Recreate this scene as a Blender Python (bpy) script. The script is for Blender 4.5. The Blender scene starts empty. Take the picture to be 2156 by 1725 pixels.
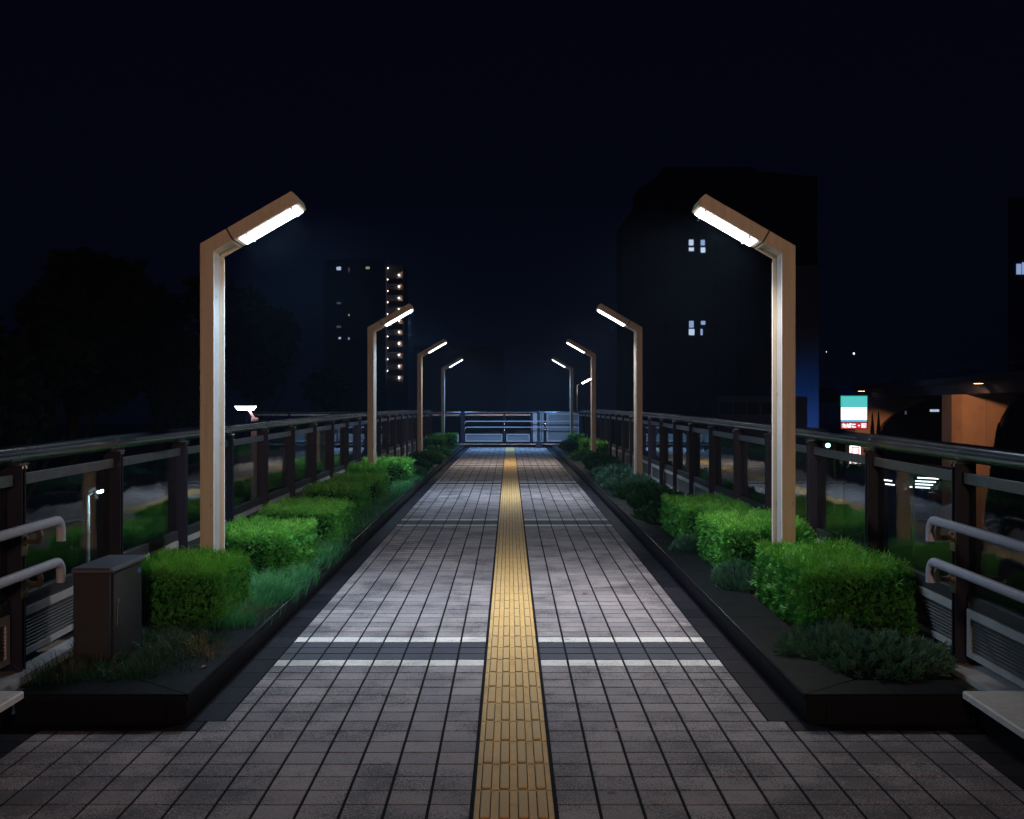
import bpy, math, random
import numpy as np
from mathutils import Vector, Matrix

random.seed(7)
RNG = np.random.default_rng(11)
SC = bpy.context.scene
COL = SC.collection
R = math.radians
CAMZ = 1.487
F = 2408.0                      # focal length in units of a 2156 px wide picture
GROUND = -6.5


def dz(y):
    """height of the gently arched deck"""
    if y < 0:
        return .0162 * y
    y = min(y, 31.15)
    return .0162 * y - 2.6e-4 * y * y


def slope(y):
    return (dz(y + .1) - dz(y - .1)) / .2


# ------------------------------------------------------------------ materials
def mat(name, col=(.5, .5, .5), rough=.6, metal=0., spec=.5, emit=None, estr=0.):
    m = bpy.data.materials.new(name)
    m.use_nodes = True
    b = m.node_tree.nodes['Principled BSDF']
    b.inputs['Base Color'].default_value = (*col, 1)
    b.inputs['Roughness'].default_value = rough
    b.inputs['Metallic'].default_value = metal
    b.inputs['Specular IOR Level'].default_value = spec
    if emit:
        b.inputs['Emission Color'].default_value = (*emit, 1)
        b.inputs['Emission Strength'].default_value = estr
    return m


def nd(m, typ, **kw):
    n = m.node_tree.nodes.new(typ)
    for k, v in kw.items():
        setattr(n, k, v)
    return n


def lk(m, a, b):
    m.node_tree.links.new(a, b)


def noise(m, scale, detail=3., rough=.6, vec=None, dist=0.):
    n = nd(m, 'ShaderNodeTexNoise')
    n.inputs['Scale'].default_value = scale
    n.inputs['Detail'].default_value = detail
    n.inputs['Roughness'].default_value = rough
    n.inputs['Distortion'].default_value = dist
    if vec is None:
        vec = nd(m, 'ShaderNodeTexCoord').outputs['Object']
    lk(m, vec, n.inputs['Vector'])
    return n.outputs['Fac']


def ramp(m, fac, stops, interp='LINEAR'):
    r = nd(m, 'ShaderNodeValToRGB')
    r.color_ramp.interpolation = interp
    e = r.color_ramp.elements
    while len(e) < len(stops):
        e.new(.5)
    for i, (p, c) in enumerate(stops):
        e[i].position = p
        e[i].color = (*c, 1) if len(c) == 3 else c
    lk(m, fac, r.inputs['Fac'])
    return r.outputs['Color']


def mix(m, fac, a, b, mode='MIX'):
    n = nd(m, 'ShaderNodeMix', data_type='RGBA', blend_type=mode)
    for i, v in ((0, fac), (6, a), (7, b)):
        if hasattr(v, 'is_linked'):
            lk(m, v, n.inputs[i])
        elif isinstance(v, (int, float)):
            n.inputs[i].default_value = v
        else:
            n.inputs[i].default_value = (*v, 1)
    return n.outputs[2]


def base(m, c):
    lk(m, c, m.node_tree.nodes['Principled BSDF'].inputs['Base Color'])


def bump(m, h, strength=.3, dist=.01):
    b = nd(m, 'ShaderNodeBump')
    b.inputs['Strength'].default_value = strength
    b.inputs['Distance'].default_value = dist
    lk(m, h, b.inputs['Height'])
    lk(m, b.outputs['Normal'], m.node_tree.nodes['Principled BSDF'].inputs['Normal'])


def island(m):
    return nd(m, 'ShaderNodeNewGeometry').outputs['Random Per Island']


def tile_mat(name, lo, hi, dark, speck=.5, rough=.75, spec=.3):
    m = mat(name, rough=rough, spec=spec)
    c = ramp(m, island(m), [(0, lo), (.55, [(a + b) / 2 for a, b in zip(lo, hi)]), (1, hi)])
    g = ramp(m, noise(m, 170, 2, .8), [(.30, (.45, .45, .47)), (.5, (1, 1, 1)), (.75, (1.25, 1.22, 1.2))])
    c = mix(m, .8, c, g, 'MULTIPLY')
    # worn, dirty granules
    fine = noise(m, 140, 3, .75)
    patch = noise(m, 3.1, 3, .6)
    th = nd(m, 'ShaderNodeMath', operation='MULTIPLY_ADD')
    lk(m, patch, th.inputs[0]); th.inputs[1].default_value = .62; lk(m, fine, th.inputs[2])
    sp = nd(m, 'ShaderNodeSeparateXYZ'); lk(m, nd(m, 'ShaderNodeTexCoord').outputs['Object'], sp.inputs[0])
    ax = nd(m, 'ShaderNodeMath', operation='ABSOLUTE'); lk(m, sp.outputs['X'], ax.inputs[0])
    mr = nd(m, 'ShaderNodeMapRange'); lk(m, ax.outputs[0], mr.inputs['Value'])
    mr.inputs['From Min'].default_value = .75; mr.inputs['From Max'].default_value = 1.35; mr.inputs['To Max'].default_value = .075
    ad = nd(m, 'ShaderNodeMath', operation='ADD'); lk(m, th.outputs[0], ad.inputs[0]); lk(m, mr.outputs[0], ad.inputs[1])
    f = ramp(m, ad.outputs[0], [(.82, (0, 0, 0)), (.90, (speck,) * 3)])
    c = mix(m, f, c, dark)
    vo = nd(m, 'ShaderNodeTexVoronoi'); vo.inputs['Scale'].default_value = 2.6
    lk(m, nd(m, 'ShaderNodeTexCoord').outputs['Object'], vo.inputs['Vector'])
    c = mix(m, ramp(m, vo.outputs['Distance'], [(.035, (.65,) * 3), (.055, (0, 0, 0))]), c, dark)
    big = ramp(m, noise(m, .9, 4, .65), [(.3, (.88, .88, .89)), (.65, (1.04, 1.04, 1.03))])
    c = mix(m, 1., c, big, 'MULTIPLY')
    base(m, c)
    bump(m, noise(m, 300, 2), .25, .002)
    return m


M = {}
M['tile'] = tile_mat('light_paver', (.272, .242, .266), (.392, .346, .358), (.04, .04, .05), .75)
M['tile_white'] = tile_mat('white_paver', (.76, .73, .72), (.86, .83, .81), (.12, .12, .13), .5)
M['tile_dark'] = tile_mat('dark_paver', (.056, .062, .088), (.078, .082, .108), (.03, .03, .035), .4)
M['tile_edge'] = tile_mat('edge_paver', (.013, .013, .020), (.028, .027, .037), (.008, .008, .012), .5, .6, .06)
M['joint'] = mat('joint_mortar', (.009, .010, .014), .95, spec=.1)
m = M['yellow'] = mat('tactile_yellow', rough=.7, spec=.3)
c = ramp(m, noise(m, 160, 3, .7), [(.3, (.60, .375, .145)), (.6, (.74, .475, .20))])
c = mix(m, ramp(m, noise(m, 5, 4, .7), [(.45, (0, 0, 0)), (.75, (.5,) * 3)]), c, (.25, .16, .07))
base(m, c); bump(m, noise(m, 300, 2), .3, .002)
m = M['yellow_bar'] = mat('tactile_yellow_worn', rough=.7, spec=.3)
c = ramp(m, noise(m, 160, 3, .7), [(.3, (.54, .35, .15)), (.6, (.67, .45, .205))])
base(m, c); bump(m, noise(m, 300, 2), .3, .002)

m = M['granite'] = mat('black_granite', rough=.6, spec=.04)
c = ramp(m, noise(m, 190, 3, .8), [(.3, (.003, .004, .005)), (.62, (.009, .011, .013)), (.8, (.03, .032, .034))])
base(m, c)
lk(m, ramp(m, noise(m, 6, 4, .7), [(.35, (.45,) * 3), (.7, (.65,) * 3)]),
   m.node_tree.nodes['Principled BSDF'].inputs['Roughness'])
m = M['granite_wall'] = mat('black_granite_face', rough=.35, spec=.07)
base(m, ramp(m, noise(m, 190, 3, .8), [(.3, (.002, .002, .003)), (.7, (.007, .007, .009))]))
M['arris'] = mat('polished_granite_edge', (.02, .021, .024), .16, spec=.6)
m = M['soil'] = mat('planter_soil', rough=1, spec=.1)
base(m, ramp(m, noise(m, 45, 5, .7), [(.3, (.008, .006, .004)), (.7, (.04, .028, .018))]))
bump(m, noise(m, 60, 4), .9, .02)

m = M['lamp_paint'] = mat('lamp_beige_paint', rough=.5)
tc = nd(m, 'ShaderNodeTexCoord')
mp = nd(m, 'ShaderNodeMapping'); mp.inputs['Scale'].default_value = (30, 30, 1.2)
lk(m, tc.outputs['Object'], mp.inputs['Vector'])
c = ramp(m, noise(m, 1.0, 5, .65, mp.outputs[0]), [(.3, (.53, .445, .335)), (.6, (.65, .555, .43))])
c = mix(m, ramp(m, noise(m, 14, 5, .75), [(.60, (0, 0, 0)), (.74, (.75,) * 3)]), c, (.13, .085, .05))
base(m, c)
m = M['lamp_inner'] = mat('lamp_grey_lining', rough=.5)
base(m, mix(m, ramp(m, noise(m, 9, 5, .75), [(.58, (0, 0, 0)), (.72, (.7,) * 3)]), ramp(m, noise(m, 3, 4), [(.3, (.34, .345, .36)), (.6, (.42, .425, .44))]), (.10, .08, .06)))
M['edge_glint'] = mat('edge_highlight_paint', (.88, .88, .88), .45)  # near-white strips; lamplight caught by the flange edges put into the colour
M['lamp_dark'] = mat('lamp_gasket', (.03, .03, .03), .7)
for k, (cc, st) in enumerate((((.95, .97, 1), 13), ((.84, .92, 1), 13), ((1, .94, .84), 13), ((.50, .74, 1), 13))):
    M['glow%d' % k] = mat('lamp_diffuser', (.8, .8, .8), .5, emit=cc, estr=st)

m = M['tube'] = mat('handrail_tube', rough=.24, metal=1.)
base(m, ramp(m, noise(m, 3, 2), [(.3, (.20, .25, .31)), (.7, (.27, .33, .39))]))
m = M['bar'] = mat('brushed_steel_bar', rough=.3, metal=1.)
base(m, ramp(m, noise(m, 12, 3), [(.3, (.30, .34, .39)), (.7, (.40, .44, .49))]))
m = M['post'] = mat('bronze_post_paint', rough=.42, spec=.22)
base(m, ramp(m, noise(m, 8, 4), [(.3, (.010, .012, .024)), (.7, (.018, .019, .034))]))
m = M['panel'] = mat('pale_aluminium', rough=.45, metal=.25)
base(m, ramp(m, noise(m, 10, 4), [(.3, (.36, .36, .38)), (.7, (.46, .46, .48))]))
M['slat'] = mat('louvre_grey', (.13, .135, .145), .5, .4)
M['channel'] = mat('dark_channel', (.05, .052, .06), .45, .5)
M['bolt'] = mat('stainless_bolt', (.6, .6, .62), .2, 1.)
m = M['grip'] = mat('grey_grip_pipe', rough=.42, metal=.0)
base(m, ramp(m, noise(m, 60, 3), [(.3, (.34, .36, .46)), (.7, (.42, .44, .54))]))
M['bracket'] = mat('cast_bracket', (.30, .25, .20), .35, .8)
m = M['steel'] = mat('cabinet_steel', rough=.36, metal=.5)
base(m, ramp(m, noise(m, 7, 4), [(.3, (.036, .036, .046)), (.7, (.055, .054, .066))]))
M['steel_lid'] = mat('cabinet_lid', (.13, .14, .17), .38, .6)
m = M['cap'] = mat('pale_ledge_cap', rough=.55)
base(m, ramp(m, noise(m, 25, 5, .7), [(.3, (.46, .44, .43)), (.7, (.62, .59, .57))]))
m = M['perf'] = mat('perforated_sheet', rough=.5, metal=.2)
vz = nd(m, 'ShaderNodeTexVoronoi'); vz.inputs['Scale'].default_value = 60; vz.inputs['Randomness'].default_value = 0
lk(m, nd(m, 'ShaderNodeTexCoord').outputs['Object'], vz.inputs['Vector'])
base(m, ramp(m, vz.outputs['Distance'], [(.25, (.03, .03, .035)), (.4, (.30, .30, .32))]))

# glass: thin tinted pane, clear face-on and mirror-like at grazing angles
m = M['glass'] = bpy.data.materials.new('guard_glass'); m.use_nodes = True
m.node_tree.nodes.clear()
out = nd(m, 'ShaderNodeOutputMaterial'); mx = nd(m, 'ShaderNodeMixShader')
tr = nd(m, 'ShaderNodeBsdfTransparent'); tr.inputs['Color'].default_value = (.80, .86, .86, 1)
gl = nd(m, 'ShaderNodeBsdfGlossy'); gl.inputs['Roughness'].default_value = .012
gl.inputs['Color'].default_value = (.9, .95, .95, 1)
ge = nd(m, 'ShaderNodeNewGeometry'); dp = nd(m, 'ShaderNodeVectorMath', operation='DOT_PRODUCT')
lk(m, ge.outputs['Normal'], dp.inputs[0]); lk(m, ge.outputs['Incoming'], dp.inputs[1])
ab = nd(m, 'ShaderNodeMath', operation='ABSOLUTE'); lk(m, dp.outputs['Value'], ab.inputs[0])
om = nd(m, 'ShaderNodeMath', operation='SUBTRACT'); om.inputs[0].default_value = 1; lk(m, ab.outputs[0], om.inputs[1])
pw = nd(m, 'ShaderNodeMath', operation='POWER'); lk(m, om.outputs[0], pw.inputs[0]); pw.inputs[1].default_value = 5
fr = nd(m, 'ShaderNodeMath', operation='MULTIPLY_ADD'); lk(m, pw.outputs[0], fr.inputs[0]); fr.inputs[1].default_value = .95; fr.inputs[2].default_value = .045
bp = nd(m, 'ShaderNodeBump'); bp.inputs['Strength'].default_value = .05; bp.inputs['Distance'].default_value = .05
lk(m, noise(m, 2.2, 2), bp.inputs['Height']); lk(m, bp.outputs[0], gl.inputs['Normal'])
lk(m, fr.outputs[0], mx.inputs[0]); lk(m, tr.outputs[0], mx.inputs[1]); lk(m, gl.outputs[0], mx.inputs[2])
lk(m, mx.outputs[0], out.inputs['Surface'])


def leaf_mat(name, lo, hi, tip, trans=.25):
    m = mat(name, rough=.55, spec=.25)
    c = ramp(m, island(m), [(0, lo), (1, hi)])
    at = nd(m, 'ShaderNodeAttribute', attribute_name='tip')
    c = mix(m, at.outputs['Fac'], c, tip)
    c = mix(m, 1., c, ramp(m, noise(m, 7, 4, .7), [(.32, (.62, .66, .72)), (.5, (1, 1, 1)), (.72, (1.18, 1.04, .8))]), 'MULTIPLY')
    base(m, c)
    b = m.node_tree.nodes['Principled BSDF']
    t = nd(m, 'ShaderNodeBsdfTranslucent'); lk(m, c, t.inputs['Color'])
    x = nd(m, 'ShaderNodeMixShader'); x.inputs[0].default_value = trans
    lk(m, b.outputs[0], x.inputs[1]); lk(m, t.outputs[0], x.inputs[2])
    lk(m, x.outputs[0], m.node_tree.nodes['Material Output'].inputs['Surface'])
    return m


M['hedge'] = leaf_mat('hedge_foliage', (.005, .12, .026), (.022, .31, .050), (.27, .64, .075), .12)
M['juniper'] = leaf_mat('juniper_foliage', (.018, .062, .040), (.040, .115, .070), (.075, .17, .105))
M['mound'] = leaf_mat('low_shrub_foliage', (.010, .055, .016), (.022, .10, .022), (.03, .13, .03))
M['grass'] = leaf_mat('grass_blades', (.012, .14, .055), (.04, .27, .09), (.12, .32, .11))
M['cover'] = leaf_mat('dark_ground_cover', (.006, .030, .016), (.022, .075, .036), (.05, .10, .05))
M['straw'] = leaf_mat('dry_blades', (.12, .09, .03), (.2, .15, .06), (.25, .2, .09))
M['wood'] = mat('branch_bark', (.05, .035, .022), .9)
M['tree'] = leaf_mat('tree_foliage', (.02, .035, .03), (.04, .06, .05), (.04, .06, .05))
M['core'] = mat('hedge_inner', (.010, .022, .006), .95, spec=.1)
M['dead_leaf'] = mat('dead_leaf', (.28, .13, .05), .8)

M['concrete'] = mat('concrete', rough=.85)
base(M['concrete'], ramp(M['concrete'], noise(M['concrete'], .6, 5, .7), [(.3, (.24, .24, .25)), (.7, (.33, .33, .34))]))
m = M['pier'] = mat('pier_concrete', rough=.85)
base(m, ramp(m, noise(m, .8, 6, .7), [(.3, (.30, .27, .26)), (.7, (.40, .37, .36))]))
M['girder'] = mat('girder_paint', (.07, .10, .22), .7, spec=.1)
M['wall_dark'] = mat('dark_wall', (.06, .07, .22), .85, spec=.1)
M['office_wall'] = mat('office_cladding', (.035, .04, .075), .85, spec=.1)
M['wall_grey'] = mat('grey_wall', (.13, .15, .24), .85)
m = M['wall_tile'] = mat('pale_tiled_wall', rough=.6)
bk = nd(m, 'ShaderNodeTexBrick'); bk.inputs['Scale'].default_value = 1.6
bk.inputs['Color1'].default_value = (.42, .44, .48, 1); bk.inputs['Color2'].default_value = (.36, .38, .42, 1)
bk.inputs['Mortar'].default_value = (.2, .2, .22, 1)
tc = nd(m, 'ShaderNodeTexCoord'); mp = nd(m, 'ShaderNodeMapping'); mp.inputs['Rotation'].default_value = (R(90), 0, 0)
lk(m, tc.outputs['Object'], mp.inputs['Vector']); lk(m, mp.outputs[0], bk.inputs['Vector']); base(m, bk.outputs[0])
M['stair_dark'] = mat('dim_stair_wall', (.075, .068, .07), .85)
M['wall_stair'] = mat('pale_stair_wall', (.5, .44, .42), .8)  # paler panel on the dim wall puts the lamplit patch into the colour
M['dark_glass'] = mat('dark_window', (.02, .022, .03), .1)
M['asphalt'] = mat('street_asphalt', rough=.9)
base(M['asphalt'], ramp(M['asphalt'], noise(M['asphalt'], 3, 6, .7), [(.3, (.035, .035, .038)), (.7, (.06, .06, .062))]))


def emat(name, c, s):
    return mat(name, (.2, .2, .2), .5, emit=c, estr=s)


M['win_blue'] = emat('lit_window_blue', (.42, .60, 1), .62)
M['win_cool'] = emat('lit_window_cool', (.62, .76, 1), .85)
M['win_warm'] = emat('lit_window_warm', (1, .82, .6), .40)
M['win_dim'] = emat('lit_window_dim', (.5, .5, .9), .12)
M['bulb'] = emat('stair_bulb', (1, .74, .60), 30)
M['orange'] = emat('sodium_lens', (1, .50, .22), 30)
M['orange_bright'] = emat('sodium_lens_bright', (1, .50, .22), 30)
M['street_led'] = emat('street_led', (.70, .93, 1), 150)
M['street_warm'] = emat('street_warm_led', (1, .86, .68), 55)
M['park_led'] = emat('park_lamp_panel', (.9, .88, 1), 22)
M['back_warm'] = emat('entrance_lamp_lens', (1, .60, .41), 600)
M['sg_teal'] = emat('sign_teal', (.10, .62, .62), 1.0)
M['sg_green'] = emat('sign_green', (.0, .55, .35), .8)
M['sg_white'] = emat('sign_white', (1, .97, 1), 2.6)
M['sg_blue'] = emat('sign_blue', (.12, .55, .85), 1.0)
M['sg_red'] = emat('sign_red', (.75, .01, .035), .85)
M['sg_text'] = emat('sign_text', (1, .93, .92), 2.4)
M['tubelight'] = emat('tube_light', (.92, .97, 1), 5)
M['green_led'] = emat('green_signal', (.45, 1, .8), 14)
M['pole_white'] = mat('white_pole', (.62, .68, .70), .5)
M['pole_pink'] = mat('pink_pole', (.60, .34, .33), .6)
M['pole_grey'] = mat('grey_pole', (.35, .38, .42), .5)


# ------------------------------------------------------------------ mesh helpers
class MB:
    def __init__(s):
        s.v = []; s.f = []; s.mi = []

    def quad(s, *p, mi=0):
        n = len(s.v); s.v += [tuple(q) for q in p]; s.f.append(tuple(range(n, n + len(p)))); s.mi.append(mi)

    def box(s, x0, x1, y0, y1, z0, z1, mi=0, ch=0.):
        if x0 > x1: x0, x1 = x1, x0
        if y0 > y1: y0, y1 = y1, y0
        if ch <= 0:
            n = len(s.v)
            s.v += [(x, y, z) for z in (z0, z1) for x, y in ((x0, y0), (x1, y0), (x1, y1), (x0, y1))]
            for f in ((3, 2, 1, 0), (4, 5, 6, 7), (0, 1, 5, 4), (1, 2, 6, 5), (2, 3, 7, 6), (3, 0, 4, 7)):
                s.f.append(tuple(n + i for i in f)); s.mi.append(mi)
            return
        # chamfered box : stacked rings
        def ring(i, z):
            return [(x0 + i, y0 + i + ch, z), (x0 + i + ch, y0 + i, z), (x1 - i - ch, y0 + i, z), (x1 - i, y0 + i + ch, z),
                    (x1 - i, y1 - i - ch, z), (x1 - i - ch, y1 - i, z), (x0 + i + ch, y1 - i, z), (x0 + i, y1 - i - ch, z)]
        s.loft([ring(ch * .7, z0), ring(0, z0 + ch), ring(0, z1 - ch), ring(ch * .7, z1)], mi)

    def loft(s, rings, mi=0, caps=True, closed=True):
        n = len(s.v); k = len(rings[0])
        for r in rings: s.v += [tuple(p) for p in r]
        for i in range(len(rings) - 1):
            for j in range(k if closed else k - 1):
                a = n + i * k + j; b = n + i * k + (j + 1) % k
                s.f.append((a, b, b + k, a + k)); s.mi.append(mi)
        if caps:
            s.f.append(tuple(n + j for j in reversed(range(k)))); s.mi.append(mi)
            e = n + (len(rings) - 1) * k
            s.f.append(tuple(e + j for j in range(k))); s.mi.append(mi)

    def tube(s, pts, r, n=12, mi=0, caps=True):
        pts = [Vector(p) for p in pts]; rings = []
        rr = r if isinstance(r, (list, tuple)) else [r] * len(pts)
        up = None
        for i, p in enumerate(pts):
            t = (pts[min(i + 1, len(pts) - 1)] - pts[max(i - 1, 0)]).normalized()
            if up is None:
                up = Vector((0, 0, 1)) if abs(t.z) < .9 else Vector((1, 0, 0))
            a = t.cross(up).normalized(); b = a.cross(t).normalized(); up = b
            rings.append([p + (a * math.cos(q) + b * math.sin(q)) * rr[i] for q in [2 * math.pi * k / n for k in range(n)]])
        s.loft(rings, mi, caps)

    def prism(s, poly, axis, a, b, mi=0):
        """poly in the two other axes, extruded along axis"""
        def P(u, v, w):
            return {'y': (u, w, v), 'x': (w, u, v), 'z': (u, v, w)}[axis]
        s.loft([[P(u, v, a) for u, v in poly], [P(u, v, b) for u, v in poly]], mi)

    def mesh(s, name, mats, smooth=False):
        me = bpy.data.meshes.new(name)
        me.from_pydata(s.v, [], s.f)
        for m_ in mats: me.materials.append(m_)
        me.polygons.foreach_set('material_index', s.mi)
        import bmesh
        b = bmesh.new(); b.from_mesh(me); bmesh.ops.recalc_face_normals(b, faces=b.faces); b.to_mesh(me); b.free()
        if smooth:
            me.polygons.foreach_set('use_smooth', [True] * len(me.polygons))
            try:
                me.set_sharp_from_angle(angle=R(35))
            except Exception:
                pass
        me.update()
        return me


def link(name, me, parent=None, loc=(0, 0, 0), rot=(0, 0, 0), scale=(1, 1, 1), **props):
    o = bpy.data.objects.new(name, me)
    COL.objects.link(o)
    o.location = loc; o.rotation_euler = rot; o.scale = scale
    if parent: o.parent = parent
    for k, v in props.items(): o[k] = v
    return o


def part(name, mb, mats, parent, loc=(0, 0, 0), rot=(0, 0, 0), smooth=False, **kw):
    if not isinstance(mats, (list, tuple)): mats = [mats]
    return link(name, mb.mesh(name, mats, smooth), parent, loc, rot, **kw)


def thing(name, label, cat, loc=(0, 0, 0), group=None, rotz=0):
    o = link(name, None, None, loc, (0, 0, rotz), label=label, category=cat)
    o.empty_display_size = .1
    if group: o['group'] = group
    return o


def tag(o, label, cat, group=None):
    o['label'] = label; o['category'] = cat
    if group: o['group'] = group
    return o


def struct(name, mb, mats, smooth=False):
    o = part(name, mb, mats, None, smooth=smooth); o['kind'] = 'structure'
    return o


def np_mesh(name, V, Q, tip, mats, mi=None):
    me = bpy.data.meshes.new(name)
    me.vertices.add(len(V)); me.vertices.foreach_set('co', V.astype(np.float32).ravel())
    k = Q.shape[1]
    me.loops.add(Q.size); me.loops.foreach_set('vertex_index', Q.astype(np.int32).ravel())
    me.polygons.add(len(Q)); me.polygons.foreach_set('loop_start', np.arange(len(Q), dtype=np.int32) * k)
    for m_ in mats: me.materials.append(m_)
    if mi is not None: me.polygons.foreach_set('material_index', mi.astype(np.int32))
    a = me.attributes.new('tip', 'FLOAT', 'POINT'); a.data.foreach_set('value', tip.astype(np.float32))
    me.update(calc_edges=True); me.validate()
    return me


def nrm(a):
    return a / np.maximum(np.linalg.norm(a, axis=-1, keepdims=True), 1e-9)


def spray_arrays(P, D, L, W, fan=((0., 1.0, 0.), (.25, .55, .75), (.25, .55, -.75), (.55, .5, .65), (.55, .5, -.65)), bright=None):
    """feathery sprays: a rhombic leaflet at the tip and pairs along the axis"""
    n = len(P); D = nrm(D)
    side = nrm(np.cross(D, RNG.normal(size=(n, 3))))
    nor = np.cross(D, side)
    Vs, Ts = [], []
    for a, l, ang in fan:
        d = nrm(D * math.cos(ang) + side * math.sin(ang) + nor * RNG.normal(0, .16, (n, 1)))
        w = nrm(np.cross(d, nor))
        b = P + D * (L * a)[:, None]
        ll = (L * l)[:, None]; ww = (W * (1 if a else 1.1))[:, None]
        q = np.stack([b, b + d * ll * .45 + w * ww, b + d * ll, b + d * ll * .45 - w * ww], 1)
        Vs.append(q)
        t0 = np.full(n, a * .4)
        t = np.stack([t0, t0 + .2, np.full(n, .85), t0 + .2], 1)
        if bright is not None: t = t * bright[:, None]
        Ts.append(t)
    V = np.concatenate(Vs).reshape(-1, 3); T = np.concatenate(Ts).ravel()
    Q = np.arange(len(V)).reshape(-1, 4)
    return V, Q, np.clip(T, 0, 1)


def join(parts):
    V, Q, T, k = [], [], [], 0
    for v, q, t in parts:
        V.append(v); Q.append(q + k); T.append(t); k += len(v)
    return np.concatenate(V), np.concatenate(Q), np.concatenate(T)


# ------------------------------------------------------------------ camera
cam = bpy.data.cameras.new('camera'); co = bpy.data.objects.new('camera', cam); COL.objects.link(co)
co.location = (0, 0, CAMZ); co.rotation_euler = (R(90), 0, 0)
cam.sensor_width = 36; cam.lens = 36 * 4186 / 3748.; cam.shift_x = .0024
cam.clip_start = .05; cam.clip_end = 5000
SC.camera = co

# ------------------------------------------------------------------ paving
XL, XR = -1.44, 1.32                 # inner faces of the planters
Y_PL = 5.12                          # near ends of the planters
Y_END = 37.2
STRIPES = ((6.225, 6.98), (12.98, 13.73), (19.28, 20.03), (24.98, 25.73))
S0, S1 = -.137, .168                 # yellow strip
PX, PY = .154, .15


def row_kind(yc):
    for a, b in STRIPES:
        if a <= yc <= b:
            return 1 if (yc - a < .15 or b - yc < .15) else 2
    return 0


pv = MB()


def tile(x0, x1, y0, y1, mi, jx=.005, jy=.0052, zb=0., c=.0015):
    x0 += jx; x1 -= jx; y0 += jy; y1 -= jy
    if x1 - x0 < .02: return
    ta = random.uniform(-.0006, .0006)
    lo = [(x0, y0, dz(y0) - .006), (x1, y0, dz(y0) - .006), (x1, y1, dz(y1) - .006), (x0, y1, dz(y1) - .006)]
    hi = [(x0 + c, y0 + c, dz(y0) + ta), (x1 - c, y0 + c, dz(y0) + ta), (x1 - c, y1 - c, dz(y1) + ta), (x0 + c, y1 - c, dz(y1) + ta)]
    n = len(pv.v); pv.v += lo + hi
    for f in ((4, 5, 6, 7), (0, 1, 5, 4), (1, 2, 6, 5), (2, 3, 7, 6), (3, 0, 4, 7)):
        pv.f.append(tuple(n + i for i in f)); pv.mi.append(mi)


YB = 6.225 % PY
j0 = int(round((-2.6 - YB) / PY)); j1 = int((Y_END - YB) / PY)
for j in range(j0, j1 + 1):
    y0 = YB + j * PY; y1 = y0 + PY; yc = y0 + PY / 2
    mi = row_kind(yc)
    wide = yc < Y_PL - .12
    edge_row = (Y_PL - .12 <= yc < Y_PL)
    lim = 1.87 if (wide or edge_row) else None
    for sgn in (-1, 1):
        i = 0
        xin = S1 if sgn > 0 else -S0
        xo = (XR if sgn > 0 else -XL) if lim is None else (2.074 if sgn > 0 else 2.219)
        xl = xo - .148
        while True:
            a = xin + i * PX; b = a + PX
            if a >= xl - .01: break
            b = min(b, xl)
            if lim is None and xl - b < .03: b = xl
            kk = mi
            if edge_row and a > (XR if sgn > 0 else -XL) - .16: kk = 3
            tile(*((a, b) if sgn > 0 else (-b, -a)), y0, y1, kk)
            i += 1
        if j % 2 == 0 or lim is not None:      # longer dark border stones along the kerb
            y2 = y1 if lim is not None else min(y0 + 2 * PY, Y_END)
            tile(*((xl, xo) if sgn > 0 else (-xo, -xl)), y0, y2, 3, .002, .002)
struct('path_paving', pv, [M['tile'], M['tile_white'], M['tile_dark'], M['tile_edge']])

jb = MB()
ys = [-2.7 + .5 * k for k in range(81)]
for a, b in zip(ys[:-1], ys[1:]):
    b = min(b, 38.2)
    if a >= b: break
    xa, xb = (-2.3, 2.2) if a < 5.1 else (-1.5, 1.4)
    jb.quad((xa, a, dz(a) - .0035), (xb, a, dz(a) - .0035), (xb, b, dz(b) - .0035), (xa, b, dz(b) - .0035))
struct('path_bedding', jb, M['joint'])
cw = MB()
for k in range(34):
    for q in range(6):
        x0 = -8.5 + k * .2; y0 = 35.95 + q * .22
        if x0 + .2 < XL - .05:
            cw.box(x0 + .003, x0 + .197, y0 + .003, y0 + .217, dz(36) - .05, dz(36) + random.uniform(-.0005, .0005))
struct('cross_path_paving', cw, M['tile'])

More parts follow.
